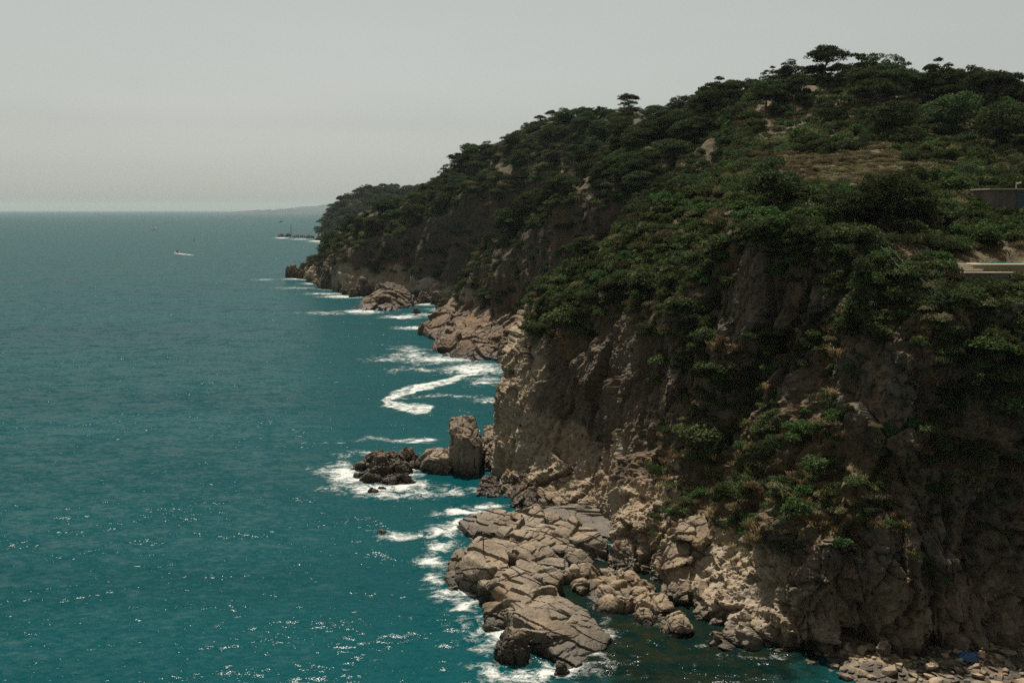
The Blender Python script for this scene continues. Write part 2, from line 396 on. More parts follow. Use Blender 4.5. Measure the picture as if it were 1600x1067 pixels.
loft('headland_cliff', A_NET, [6, 26, 34, 40, 36, 38, 44, 44, 44, 44, 46, 46, 20, 8],
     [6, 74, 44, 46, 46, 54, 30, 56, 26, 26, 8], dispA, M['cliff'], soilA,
     pale=lambda P, n: np.clip(sstep(13, 5, P[..., 2] + 4 * fbm(P / 7, 3, 77)) * (sstep(30, 20, P[..., 0] + 3 * fbm(P / 6, 2, 79)) + 0.42 * sstep(18, 26, P[..., 0])) + 0.8 * sstep(7, 0, P[..., 0] + 3 * fbm(P / 5, 3, 83)) * sstep(30, 24, P[..., 2]), 0, 1))  # pale foot is rock colour; pale left edge is oblique sunlight painted in

# ------------------------------------------------------------------ terrain: the hills behind
def col_hill(toe, mids, crest, back=(0, 60, -25)):
    t = W(*toe) if len(toe) == 2 else at(*toe)
    b = t.copy(); b[2] -= 5
    c = at(*crest)
    return [b, t] + [at(*m) for m in mids] + [c, c + np.array(back) * 0.4, c + np.array(back)]
def YW(py): return float(on_z(800.0, py, 0.0)[1])
def cliffy(toe, m1, m2, cr, d=(6, 18, 58), back=(0, 60, -25)):
    y = YW(toe[1]) if len(toe) == 2 else toe[2]
    return col_hill(toe, [(*m1, y + d[0]), (*m2, y + d[1])], (*cr, y + d[2]), back)
S2 = [
 col_hill((447,433.5), [(449,432.6,592),(451,431.8,597)], (453,431,603), (8,30,-4)),
 col_hill((478,436), [(480,424,580),(484,416,589)], (488,410,602), (10,40,-8)),
 cliffy((503,450), (505,430), (510,402), (518,384), (5,16,44)),
 cliffy((545,459), (546,425), (552,378), (562,350)),
 cliffy((592,461), (594,415), (600,354), (612,326)),
 cliffy((642,463), (645,410), (650,340), (652,308)),
 cliffy((692,468), (695,405), (700,328), (706,276)),
 cliffy((742,472), (748,395), (756,300), (766,242)),
 cliffy((805,472), (822,365), (838,262), (850,198)),
 cliffy((885,445,402), (908,340), (930,240), (950,182)),
 cliffy((985,410,374), (1015,310), (1035,222), (1050,181)),
 cliffy((1080,390,342), (1100,290), (1112,204), (1120,164), (6,18,44)),
 cliffy((1180,390,312), (1188,280), (1188,200), (1186,152), (5,14,30)),
 cliffy((1260,390,288), (1262,280), (1258,196), (1250,146), (4,10,20)),
]
def disp_hill(cell, amp, seed):
    def f(P, n):
        cl = sstep(0.82, 0.5, n[..., 2])
        Pv = P * np.array([1, 1, 0.3])
        d = amp * 2.2 * fbm(P / (cell * 5), 3, seed) * sstep(-4, 3, P[..., 2])
        d += amp * 1.8 * (0.45 - np.abs(fbm(Pv / (cell * 2.6), 3, seed + 3))) * (0.3 + 0.7 * cl)
        low = sstep(14, 4, P[..., 2])
        d += (cl * 0.6 + low * 0.8) * blocks(P, cell * 1.3, (1, 1, 0.8), amp * 0.8, amp * 0.6, 0.22, seed + 9, 0.4, 0.1)
        d += amp * 0.25 * fbm(P / (cell * 0.35), 3, seed + 5)
        d *= sstep(-4.8, -2.0, P[..., 2])
        return P + n * d[..., None]
    return f
def soil_hill(P, n):
    return np.clip(sstep(0.35, 0.75, n[..., 2] + 0.2 * fbm(P / 18, 3, 61)) * sstep(6, 14, P[..., 2]), 0, 1)
def pale_hill(P, n): return np.clip(0.75 * sstep(15, 6, P[..., 2] + 6 * fbm(P / 14, 3, 81)), 0, 1)
loft('wooded_hill', S2, [16, 22, 24, 26, 26, 26, 26, 26, 26, 24, 24, 22, 22], [4, 34, 34, 34, 8, 6], disp_hill(4.5, 1.5, 71), M['hill'], soil_hill, pale=pale_hill)

S3 = [
 col_hill((684,500,338), [(686,492,338),(688,486,340)], (690,480,342), (-14,25,-30)),
 col_hill((715,500,322), [(718,475,328),(720,460,332)], (723,450,336), (-16,28,-36)),
 col_hill((760,505,308), [(752,465,312),(750,440,320)], (751,418,330), (-18,30,-40)),
 cliffy((806,505,290), (795,455), (786,405), (782,370), (4,12,28), (-18,32,-44)),
 cliffy((850,490,276), (838,430), (826,370), (816,332), (4,12,28), (-16,34,-40)),
 cliffy((905,450,264), (895,400), (882,340), (870,300), (5,14,34), (-12,36,-34)),
 cliffy((970,410,256), (960,360), (945,295), (930,250), (6,17,40), (-10,34,-28)),
 cliffy((1040,370,250), (1030,320), (1010,255), (988,212), (7,20,46), (-8,30,-22)),
 cliffy((1100,340,246), (1092,285), (1075,230), (1052,192), (8,22,52), (-6,30,-18)),
 cliffy((1150,310,244), (1145,250), (1130,205), (1112,174), (8,22,50), (-4,30,-14)),
 cliffy((1195,280,242), (1190,220), (1182,185), (1166,160), (8,20,40), (0,30,-10)),
]
loft('wooded_spur', S3, [14, 20, 24, 26, 26, 26, 26, 26, 24, 22], [4, 30, 30, 34, 8, 6], disp_hill(3.6, 1.2, 91), M['hill'], soil_hill, pale=pale_hill)

S4 = [
 col_hill((985,400,226), [(990,370,228),(995,350,230)], (1000,338,232), (-10,16,-16)),
 col_hill((1045,370,212), [(1045,335,218),(1044,312,226)], (1042,298,232), (-12,18,-18)),
 col_hill((1095,350,208), [(1090,310,214),(1084,285,224)], (1077,262,234), (-12,18,-18)),
 col_hill((1140,330,206), [(1130,285,212),(1120,255,224)], (1105,232,238), (-12,20,-18)),
 col_hill((1180,320,206), [(1170,260,212),(1155,230,226)], (1136,214,244), (-12,20,-16)),
 col_hill((1220,310,206), [(1205,250,212),(1188,215,228)], (1167,190,250), (-10,22,-12)),
 col_hill((1260,300,206), [(1245,240,214),(1226,195,232)], (1204,172,256), (-8,24,-10)),
 col_hill((1300,290,208), [(1285,225,218),(1262,175,238)], (1234,156,260), (-6,26,-10)),
]
loft('bare_soil_spur', S4, [18, 20, 22, 22, 22, 22, 22], [4, 30, 28, 28, 8, 6], disp_hill(2.8, 0.9, 111), M['hill'],
     lambda P, n: np.clip(sstep(0.3, 0.7, n[..., 2] + 0.45 * fbm(P / 9, 3, 63)), 0, 1))

S1 = [col_hill((494,372.5), [(495,371,1360),(496,369,1370)], (498,367,1380), (10,40,-4)),
      col_hill((506,376.5), [(507,370,1290),(510,362,1310)], (513,350,1340)),
      col_hill((525,379), [(527,368,1240),(532,350,1280)], (536,326,1330)),
      col_hill((560,379.5), [(562,362,1240),(566,338,1280)], (566,309,1340)),
      col_hill((600,380), [(602,360,1235),(604,332,1280)], (600,303,1350)),
      col_hill((650,380), [(652,360,1235),(654,332,1280)], (650,304,1350)),
      col_hill((720,380), [(722,360,1235),(724,332,1280)], (726,312,1350)),
      col_hill((800,380), [(802,362,1235),(804,338,1280)], (806,322,1350))]
loft('distant_headland', S1, [10, 12, 14, 14, 14, 14, 10], [3, 16, 18, 18, 6, 4], disp_hill(9, 2.6, 131), M['hill'], soil_hill)
#@@MORE

# ------------------------------------------------------------------ sea, foam, haze, far hills
def sea_mat():
    m, nt, o = new_mat('sea_water')
    L = nt.links.new
    def vm(op, a, b):
        n = nt.nodes.new('ShaderNodeVectorMath'); n.operation = op
        for i, v in enumerate((a, b)):
            if v is None: continue
            if isinstance(v, tuple): n.inputs[i].default_value = v
            else: L(v, n.inputs[i])
        return n.outputs[0]
    patch = noise(nt, pos_scaled(nt, (0.22, 1, 1), (0, 0, 0.10)), 0.022, 4, 0.6)
    gust = ramp(nt, [(0.3, 0.72), (0.7, 1.2)], patch)
    tot = None
    for sc3, rot, ns, det, amp in (((0.45, 1, 1), 0.12, 0.11, 2, 0.30), ((0.5, 1, 1), -0.18, 0.42, 2, 0.8), ((0.6, 1, 1), 0.35, 1.6, 2, 1.05), ((0.8, 1, 1), -0.5, 9.0, 2, 1.0)):
        n = vm('SUBTRACT', noise(nt, pos_scaled(nt, sc3, (0, 0, rot)), ns, det, 0.5, out=1), (0.5, 0.5, 0.5))
        n = vm('MULTIPLY', n, (amp * 1.1, amp, 0.0))
        tot = n if tot is None else vm('ADD', tot, n)
    sc_ = nt.nodes.new('ShaderNodeVectorMath'); sc_.operation = 'SCALE'; L(tot, sc_.inputs[0]); L(gust, sc_.inputs['Scale'])
    nrm = vm('NORMALIZE', vm('ADD', sc_.outputs[0], (0, 0, 1)), None)
    deep = mixc(nt, ramp(nt, [(0.3, 0.0), (0.7, 1.0)], patch), (0.0001, 0.036, 0.042), (0.0002, 0.050, 0.056))
    # dark weed and stones under the shallow water of the cove
    d = nt.nodes.new('ShaderNodeVectorMath'); d.operation = 'LENGTH'
    L(vm('MULTIPLY', vm('SUBTRACT', pos_scaled(nt, (1, 1, 1)), (16.0, 96.0, 0)), (1 / 19.0, 1 / 28.0, 0)), d.inputs[0])
    bed = noise(nt, pos_scaled(nt, (1, 1, 1)), 0.45, 5, 0.65)
    shal = ramp(nt, [(0.62, 1.0), (1.0, 0.0)], math_n(nt, 'ADD', d.outputs['Value'], math_n(nt, 'MULTIPLY', math_n(nt, 'SUBTRACT', bed, 0.5), 0.8)))
    deep = mixc(nt, shal, deep, ramp(nt, [(0.40, (0.001, 0.010, 0.009)), (0.66, (0.010, 0.013, 0.005))], bed))
    fr = nt.nodes.new('ShaderNodeFresnel'); fr.inputs['IOR'].default_value = 1.33; L(nrm, fr.inputs['Normal'])
    fac = math_n(nt, 'MULTIPLY', fr.outputs[0], 0.33)          # part of each wave is hidden by the next
    d_ = nt.nodes.new('ShaderNodeBsdfDiffuse'); L(deep, d_.inputs[0]); L(nrm, d_.inputs['Normal'])
    g_ = nt.nodes.new('ShaderNodeBsdfGlossy'); g_.inputs['Roughness'].default_value = 0.17; L(nrm, g_.inputs['Normal'])
    mx = nt.nodes.new('ShaderNodeMixShader'); L(fac, mx.inputs[0]); L(d_.outputs[0], mx.inputs[1]); L(g_.outputs[0], mx.inputs[2]); L(mx.outputs[0], o.inputs[0]); return m
E = SEA_EDGE
link('sea', mesh_np('sea', [(-E, -200, 0), (E, -200, 0), (E, E, 0), (-E, E, 0)], [(0, 1, 2, 3)], (sea_mat(),)), kind='structure')

def foam_mat():
    m, nt, o = new_mat('sea_foam')
    a = nt.nodes.new('ShaderNodeAttribute'); a.attribute_name = 'foam'
    p = pos_scaled(nt, (0.85, 0.9, 1))
    n1 = noise(nt, p, 0.38, 6, 0.66, dist=1.5); n2 = noise(nt, p, 1.5, 5, 0.65, dist=1.0)
    web = math_n(nt, 'SUBTRACT', 1.0, math_n(nt, 'MULTIPLY', math_n(nt, 'ABSOLUTE', math_n(nt, 'SUBTRACT', n2, 0.5)), 5.0), True)      # thin lacy lines
    n = math_n(nt, 'ADD', math_n(nt, 'MULTIPLY', n1, 0.8), math_n(nt, 'MULTIPLY', web, 0.16))
    f = math_n(nt, 'ADD', a.outputs['Fac'], math_n(nt, 'MULTIPLY', math_n(nt, 'SUBTRACT', n, 0.50), 3.2))
    al = ramp(nt, [(0.30, 0.0), (0.6, 0.2), (1.0, 0.7)], f)
    d = nt.nodes.new('ShaderNodeBsdfDiffuse'); d.inputs[0].default_value = (0.72, 0.74, 0.70, 1)
    t = nt.nodes.new('ShaderNodeBsdfTransparent'); mx = nt.nodes.new('ShaderNodeMixShader')
    nt.links.new(al, mx.inputs[0]); nt.links.new(t.outputs[0], mx.inputs[1]); nt.links.new(d.outputs[0], mx.inputs[2]); nt.links.new(mx.outputs[0], o.inputs[0])
    return m
M['foam'] = foam_mat()
def foam_sheet(name, box, step, density, label, cat, z=0.05, wob=1.0):
    x0, x1, y0, y1 = box
    xs = np.arange(x0, x1 + step, step); ys = np.arange(y0, y1 + step, step)
    X, Y = np.meshgrid(xs, ys, indexing='ij'); P = np.stack([X, Y, np.full_like(X, z)], -1)
    Pw = P + wob * np.stack([1.4 * fbm(P / 4.0, 3, 15), 2.2 * fbm(P / 5.0, 3, 16), 0 * X], -1)
    px, py, _ = project(Pw); D = density(px, py)
    P[..., 2] += 0.05 * np.clip(D, 0, 1) * (1 + vnoise(P / 1.3, 5))
    F = grid_faces(*X.shape); keep = D.ravel()[F].max(1) > 0.03
    F = F[keep]; used = np.unique(F); remap = -np.ones(X.size, int); remap[used] = np.arange(len(used))
    me = mesh_np(name, P.reshape(-1, 3)[used], remap[F], (M['foam'],), True, {'foam': ('POINT', D.ravel()[used])})
    o = link(name, me, label=label, cat=cat)
    o['kind'] = 'stuff'
    return o
def ellipses(lst):
    def f(px, py):
        D = np.zeros_like(px)
        for cx, cy, rx, ry, s in lst:
            D = np.maximum(D, s * 0.9 * np.clip(1.28 - np.sqrt(((px - cx) / rx) ** 2 + ((py - cy) / ry) ** 2), 0, 1))
        return D
    return f
def streak(pts, soft=0.45):
    pts = np.array(pts, float)
    def f(px, py):
        best = np.zeros_like(px)
        for (x0, y0, w0), (x1, y1, w1) in zip(pts[:-1], pts[1:]):
            # vertical pixels are foreshortened: measure the two axes alike in screen-independent ratio
            ex, ey = (x1 - x0), (y1 - y0); L = ex * ex + ey * ey + 1e-9
            t = np.clip(((px - x0) * ex + (py - y0) * ey) / L, 0, 1)
            d = np.hypot(px - (x0 + t * ex), (py - (y0 + t * ey)) * 1.15); w = w0 + t * (w1 - w0)
            best = np.maximum(best, 0.78 * np.clip((1.25 - d / w) / soft, 0, 1))
        return best
    return f
FO_SHELF = [(545,742,38,20,.95),(600,764,85,12,1.0),(640,742,28,11,.9),(585,712,55,9,.6),(660,775,60,10,.6),(520,735,25,10,.5),
 (640,832,62,9,.85),(700,822,40,12,1.0),(730,800,38,8,1.1),(756,790,40,6,1.1),(690,850,35,12,.8),(675,880,32,16,.8),(690,905,25,12,.75),(690,770,35,14,.55),
 (712,935,42,12,.85),(742,955,26,20,.8),(790,985,34,14,1.1),(835,1003,42,15,1.15),(745,985,25,10,.6),(800,1048,58,14,.75),(870,1050,60,12,.75),
 (925,1028,34,14,.7),(955,990,14,24,.6),(765,1010,30,12,.5),(750,765,16,6,.7),(1100,1010,25,5,.45),(1180,1035,40,5,.4),(775,1000,30,10,.6),(700,960,30,8,.5)]
FO_LINE = [(655,689,28,3.6,1.0),(600,686,60,3.2,.7),(520,690,50,2.6,.4),(765,595,40,9,.55),(740,578,60,8,.85),(690,562,62,8,.9),(640,556,34,8,.8),(655,578,46,5,.65),(600,562,40,4,.5),(640,545,30,5,.6),
 (745,572,35,6,.9),(690,619,55,3.0,.55),(760,625,36,2.6,.6)]
FO_FAR = [(568,487,30,4.5,1.0),(625,496,34,2.6,1.0),(660,492,30,3,.8),(690,484,24,4,.8),(592,521,22,2.2,.8),(650,513,34,3,.95),(632,524,36,2.4,.7),(680,520,24,4,.9),
 (470,436,34,2.0,.9),(492,443,24,2.4,.8),(528,452,34,2.6,1.0),(536,464,40,2.6,1.0),(510,459,36,2.0,.7),(590,471,24,2.0,.8),(470,450,40,2,.5),(520,489,60,2.6,.5),(660,475,40,3,.8),(415,437,22,1.6,.5)]
foam_sheet('surf_foam', (-40, 42, 74, 182), 0.33, ellipses(FO_SHELF), 'white surf washing round the near rock shelf and islet', 'foam')
foam_sheet('cove_foam', (-52, 8, 168, 320), 0.5, ellipses(FO_LINE), 'broken white foam below the reddish rocks in the cove', 'foam', 0.045)
foam_sheet('far_surf', (-180, -20, 330, 720), 1.0, ellipses(FO_FAR), 'thin white surf along the far hill foot', 'foam', 0.04)
foam_sheet('foam_streak', (-40, -4, 190, 290), 0.4,
           streak([(745,579,3.5),(730,585,5),(700,596,5.5),(668,603,6),(640,610,6.5),(616,619,7.5),(602,628,7),(612,633,5.5),(632,637,6.5),(650,639,8),(666,638,7.5),(676,637,5)], 0.6),
           'thick white foam streak curling like a hook across the cove', 'foam', 0.09, 0.55)
FO_REEF = [(440,372,14,1.0,1.0),(470,374,22,1.2,.7),(495,377,16,1.4,1.0),(510,380,18,1.2,1.0)]
foam_sheet('reef_foam', (-360, -210, 1180, 1560), 3.0, ellipses(FO_REEF), 'pale surf line around the far low reef', 'foam', 0.04)

# haze: one even volume round the whole place
def haze_box(density, col):
    m, nt, o = new_mat('sea_haze'); v = nt.nodes.new('ShaderNodeVolumePrincipled')
    v.inputs['Color'].default_value = (*col, 1); v.inputs['Density'].default_value = density; v.inputs['Anisotropy'].default_value = 0.2
    nt.links.new(v.outputs[0], o.inputs['Volume'])
    x, y0, y1, z0, z1 = E + 400, -600, E + 400, -6.0, 185.0
    V = [(-x, y0, z0), (x, y0, z0), (x, y1, z0), (-x, y1, z0), (-x, y0, z1), (x, y0, z1), (x, y1, z1), (-x, y1, z1)]
    F = [(0, 3, 2, 1), (4, 5, 6, 7), (0, 1, 5, 4), (1, 2, 6, 5), (2, 3, 7, 6), (3, 0, 4, 7)]
    o = link('haze', mesh_np('haze', V, F, (m,), False), kind='stuff'); o['label'] = 'pale blue sea haze over the whole coast'; o['category'] = 'haze'
    return o
haze_box(3.6e-5, (0.58, 0.71, 0.73))

# far mountains
def ridge(name, pts, Yd, depth, seed):
    """pts: skyline (px, py); a long hill with a front and a back slope"""
    pts = np.array(pts, float); xs = np.linspace(pts[0, 0], pts[-1, 0], 120); ys = np.interp(xs, pts[:, 0], pts[:, 1])
    top = at(xs, ys, Yd); top[:, 2] += 4 * fbm(np.stack([xs / 6, xs * 0, xs * 0], -1), 3, seed); top[:, 2] = np.maximum(top[:, 2], 2)
    rows = []
    for t in np.linspace(-1, 1, 21):
        r = top.copy(); r[:, 1] += t * depth; r[:, 2] = top[:, 2] * (1 - abs(t) ** 1.4) - 3; r[:, 2] += 8 * (1 - abs(t)) * fbm(r / 300, 3, seed + 3); rows.append(r)
    P = np.stack(rows, 1)
    return link(name, mesh_np(name, P.reshape(-1, 3), grid_faces(*P.shape[:2])[:, ::-1], (M['far_hill'],), True, {'soil': ('POINT', np.ones(P[..., 0].size))}), kind='structure')
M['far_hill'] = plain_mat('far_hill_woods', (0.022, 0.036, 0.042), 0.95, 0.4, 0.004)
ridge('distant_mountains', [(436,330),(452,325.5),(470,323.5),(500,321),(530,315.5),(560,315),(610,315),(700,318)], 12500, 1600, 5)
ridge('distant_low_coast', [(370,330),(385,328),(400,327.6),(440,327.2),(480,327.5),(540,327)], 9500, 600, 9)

# ------------------------------------------------------------------ rocks
def hull_mesh(groups):
    bm = bmesh.new()
    for pts in groups:
        vs = [bm.verts.new(tuple(p)) for p in pts]
        r = bmesh.ops.convex_hull(bm, input=vs)
        bad = [e for e in r['geom_interior'] + r['geom_unused'] if isinstance(e, bmesh.types.BMVert)]
        if bad: bmesh.ops.delete(bm, geom=list(set(bad)), context='VERTS')
    me = bpy.data.meshes.new('hull'); bm.to_mesh(me); bm.free(); return me
def rock_mesh(name, groups, voxel, disp, mat, decim=None):
    me = hull_mesh(groups); o = bpy.data.objects.new('tmp', me); COL.objects.link(o)
    md = o.modifiers.new('r', 'REMESH'); md.mode = 'VOXEL'; md.voxel_size = voxel
    sm = o.modifiers.new('s', 'SMOOTH'); sm.factor = 0.5; sm.iterations = 1
    dg = bpy.context.evaluated_depsgraph_get(); ev = o.evaluated_get(dg); m2 = bpy.data.meshes.new_from_object(ev)
    bpy.data.objects.remove(o); bpy.data.meshes.remove(me)
    n = len(m2.vertices); co = np.empty(n * 3, np.float32); m2.vertices.foreach_get('co', co); co = co.reshape(-1, 3).astype(float)
    nr = np.empty(n * 3, np.float32); m2.vertex_normals.foreach_get('vector', nr); nr = nr.reshape(-1, 3).astype(float)
    co2 = co + nr * disp(co, nr)[:, None]
    m2.vertices.foreach_set('co', co2.astype(np.float32).ravel()); m2.update()
    m2.polygons.foreach_set('use_smooth', np.zeros(len(m2.polygons), bool))
    m2.name = name; m2.materials.clear(); m2.materials.append(mat)
    zadd(co2)
    return m2
BEDN = np.array([0.42, 0.62, 0.66])
def rdisp(size, amp, seed, aniso=(1, 1, 1), rot=None, crack=1.0, bed=0.0, sp=0.8, bn=BEDN, fine=1.0):
    def f(P, n):
        if bed:
            t = P @ bn / sp + 0.5 * fbm(P / 3.5, 2, seed + 31); k = np.floor(t); fr = t - k
            extra = bed * ((_h(k.astype(np.int64), np.full(len(k), seed), np.zeros(len(k), np.int64), 3) - 0.5) * 1.6 - 0.9 * sstep(0.86, 0.98, fr) + 0.5 * fr)
        else: extra = 0
        d = extra + blocks(P, size, aniso, amp, amp * 1.1 * crack, 0.24, seed, 0.3, 0.07, rot)
        d += fine * blocks(P, size * 0.4, aniso, amp * 0.4, amp * 0.55 * crack, 0.22, seed + 13, 0.25, 0.1, rot)
        d += amp * 0.5 * fbm(P / (size * 1.4), 3, seed + 21) + amp * 0.12 * fbm(P / (size * 0.16), 3, seed + 25)
        return d
    return f
def bz(px, py, z=-2.0):
    p = on_z(px, py, 0.0); p[2] = z; return p
def lump(px0, px1, pyb, h, depth=None, seed=0, z0=-1.5, peak=0.0):
    """points of a rough mound whose front foot is at pixel row pyb"""
    r = np.random.default_rng(seed + 100); a = on_z(px0, pyb, 0); b = on_z(px1, pyb, 0)
    w = (b[0] - a[0]) / 2; d = (depth or 2 * w) / 2; c = (a + b) / 2 + np.array([0, d, 0]); pts = []
    for k in range(14):
        th = 6.283 * (k + r.uniform(-.3, .3)) / 14
        for zz, s in ((z0, 1.12), (0.0, 1.0), (h * 0.55, 0.85), (h, 0.5)):
            s *= r.uniform(0.85, 1.08)
            pts.append(c + np.array([w * s * math.cos(th) + peak * w * zz / max(h, .1), d * s * math.sin(th), zz * r.uniform(0.8, 1.05) if zz > 0 else zz]))
    return pts
def slab(pts, grow=0.35, z0=-2.0):
    T = np.array([on_z(x, y, z) for x, y, z in pts]); c = T.mean(0); B = T.copy(); B[:, :2] += (T[:, :2] - c[:2]) * 0.06 + grow * np.sign(T[:, :2] - c[:2]); B[:, 2] = z0
    return list(T) + list(B)
def rock(name, groups, mat, voxel, disp, label, cat='rock', group=None):
    return link(name, rock_mesh(name, groups, voxel, disp, M[mat]), label=label, cat=cat, group=group)

rock('sea_stack', [[bz(699, 738), bz(748, 744), bz(754, 722), bz(706, 720), at(703, 673, 148.6), at(714, 684, 147.7), at(748, 699, 147.4), at(753, 690, 149.5), at(743, 648, 152), at(704, 650, 152)]],
     'shelf', 0.14, rdisp(2.6, 0.2, 3, (1, 1, 0.5)), 'tall square sea stack with a slanting sunlit top', 'sea stack')
rock('rock_block', [[bz(650, 736), bz(702, 743), bz(655, 722), bz(702, 724), at(668, 716, 148.8), at(702, 716, 148.4), at(674, 699, 153), at(700, 699, 153), at(655, 722, 150.5)]],
     'shelf', 0.14, rdisp(2.2, 0.22, 5), 'low square rock block between the sea stack and the islet')
rock('rock_islet', [lump(558, 628, 735, 2.0, 7, 1), lump(566, 612, 746, 2.6, 3.5, 2), lump(620, 652, 726, 2.0, 4, 3), lump(562, 600, 755, 1.3, 2, 4), lump(592, 650, 758, 1.2, 3.5, 5), lump(548, 580, 738, 1.0, 3, 6), lump(600, 640, 744, 1.7, 4, 7), lump(636, 664, 734, 1.3, 4, 18), lump(548, 590, 748, 0.8, 3, 19)],
     'dark_rock', 0.14, rdisp(1.5, 0.3, 7, (0.6, 1, 1.2)), 'low dark jagged rock islet ringed by surf', 'islet')
rock('flat_sea_rock', [lump(574, 592, 771, 0.5, 1.2, 8), lump(590, 603, 766, .45, 1, 9)], 'dark_rock', 0.1, rdisp(0.9, 0.12, 9), 'small flat wet rock awash in front of the islet')
rock('cliff_foot_knob', [[bz(738, 787), bz(783, 792), bz(745, 760), bz(790, 765), at(744, 762, 137.5), at(756, 744, 140), at(776, 743, 140.5), at(780, 770, 136.5), at(742, 776, 136.2)]],
     'red_rock', 0.13, rdisp(1.6, 0.22, 11), 'brown knobbly rock at the cliff foot right of the surf')
rock('rock_gap', [[bz(755, 742), bz(775, 742), bz(757, 690), bz(780, 690), at(757, 700, 152), at(768, 664, 166), at(756, 668, 166), at(776, 680, 155)]],
     'shelf', 0.16, rdisp(1.5, 0.3, 12), 'broken sunlit rock wedged between sea stack and cliff')
rock('leaning_boulder', [[at(796, 796, 131), at(838, 800, 129.5), at(800, 760, 135), at(822, 734, 138.5), at(836, 738, 138.5), at(838, 770, 133), at(812, 770, 132.5), at(830, 800, 128.8), at(840, 760, 138)]],
     'cliff', 0.13, rdisp(1.5, 0.22, 14), 'pale rounded boulder leaning on the foot of the tall cliff', 'boulder')
rock('back_wall_block', [[at(786, 790, 136), at(808, 795, 134.5), at(790, 735, 143), at(806, 715, 145), at(820, 716, 145), at(822, 760, 139)]], 'cliff', 0.14, rdisp(1.8, 0.18, 15), 'smooth upright slab of rock set against the cliff edge')
rock('sloping_slab', [[at(842, 806, 126.5), at(838, 782, 132), at(885, 836, 119.5), at(940, 850, 116.5), at(956, 800, 124), at(900, 776, 131), at(955, 835, 117.5)] + [bz(842, 818), bz(950, 860), bz(960, 800), bz(850, 790)]],
     'shelf', 0.11, rdisp(3.0, 0.1, 16, (0.4, 1, 1.5), Matrix.Rotation(0.5, 3, 'Z').to_quaternion(), 0.6), 'big smooth sloping slab half in shade below the cliff', 'rock slab')
# rock shelf: one outcrop of many slabs
shelf = link('rock_shelf', None, label='long pale rock shelf of tilted beds running out into the surf', cat='rock shelf')
BED = Matrix.Rotation(-0.75, 3, 'Z').to_quaternion()
SLABS = [
 [(716,813,.9),(745,801,1.5),(775,797,1.9),(800,799,2.0),(820,815,2.0),(812,826,1.7),(770,829,1.4),(733,832,.8)],
 [(775,831,1.8),(830,815,2.5),(862,831,2.4),(905,846,1.6),(934,861,.5),(925,869,.4),(880,863,1.4),(800,842,1.9)],
 [(746,839,2.8),(800,837,2.8),(850,850,2.6),(882,868,2.0),(880,886,1.5),(830,873,2.4),(770,860,3.0),(742,852,3.0)],
 [(733,870,3.2),(754,850,3.4),(790,860,3.4),(798,882,3.2),(760,888,3.4),(702,912,.3),(712,886,1.7),(722,868,2.2)],
 [(812,874,2.8),(846,880,2.6),(877,900,1.8),(871,913,1.5),(830,901,2.6),(798,893,3.0)],
 [(786,889,3.1),(832,905,2.7),(870,920,1.9),(862,946,1.9),(800,936,2.8),(762,908,2.6),(755,900,2.3)],
 [(800,931,2.6),(860,926,2.2),(906,945,1.1),(926,986,.6),(892,991,1.4),(852,986,2.4),(804,962,2.4)],
 [(850,985,1.3),(922,962,1.0),(951,996,.35),(945,1016,.2),(915,1030,.5),(880,1050,.3),(858,1012,.8)],
 [(838,806,2.6),(860,800,2.8),(930,828,2.6),(955,846,1.8),(950,862,1.0),(905,846,2.0),(862,832,2.4)],
 [(800,800,2.4),(838,796,3.0),(850,812,2.8),(830,822,2.4),(806,814,2.2)],
 [(764,945,1.6),(796,940,1.6),(799,970,.9),(760,980,.4)],
 [(887,868,1.2),(905,865,1.3),(931,880,.6),(926,889,.4),(895,886,.8)],
 [(700,880,.8),(722,868,1.6),(738,876,2.0),(706,905,.4)],
 [(695,898,.5),(712,892,1.0),(716,915,.6),(700,918,.3)],
]
for i, s_ in enumerate(SLABS):
    link('slab', rock_mesh('slab', [slab(s_)], 0.1, rdisp(3.6, 0.24, 40 + i * 3, (0.34, 1.1, 1.2), BED, 0.38, 0.4, 1.0, fine=0.45), M['shelf']), shelf)
rock('surf_boulder', [lump(772, 829, 1041, 2.4, 3.4, 21)], 'dark_rock', 0.09, rdisp(1.3, 0.2, 60), 'big dark boulder in the surf in front of the shelf tip', 'boulder')
for i, (a, b, y, h, lab) in enumerate([(842, 872, 1022, .7, 'small wet rock in the surf between boulder and shelf tip'), (866, 886, 1056, .9, 'dark rock at the nearest tip of the shelf'), (820, 838, 1000, .5, 'little rock poking out of foam beside the dark shelf face'), (735, 760, 835, .8, 'dark wet rock at the back left corner of the shelf'), (590, 602, 834, .35, 'tiny rock alone in the foam left of the shelf')]):
    rock('surf_rock', [lump(a, b, y, h, None, 30 + i)], 'dark_rock', 0.08, rdisp(0.8, 0.13, 70 + i), lab)
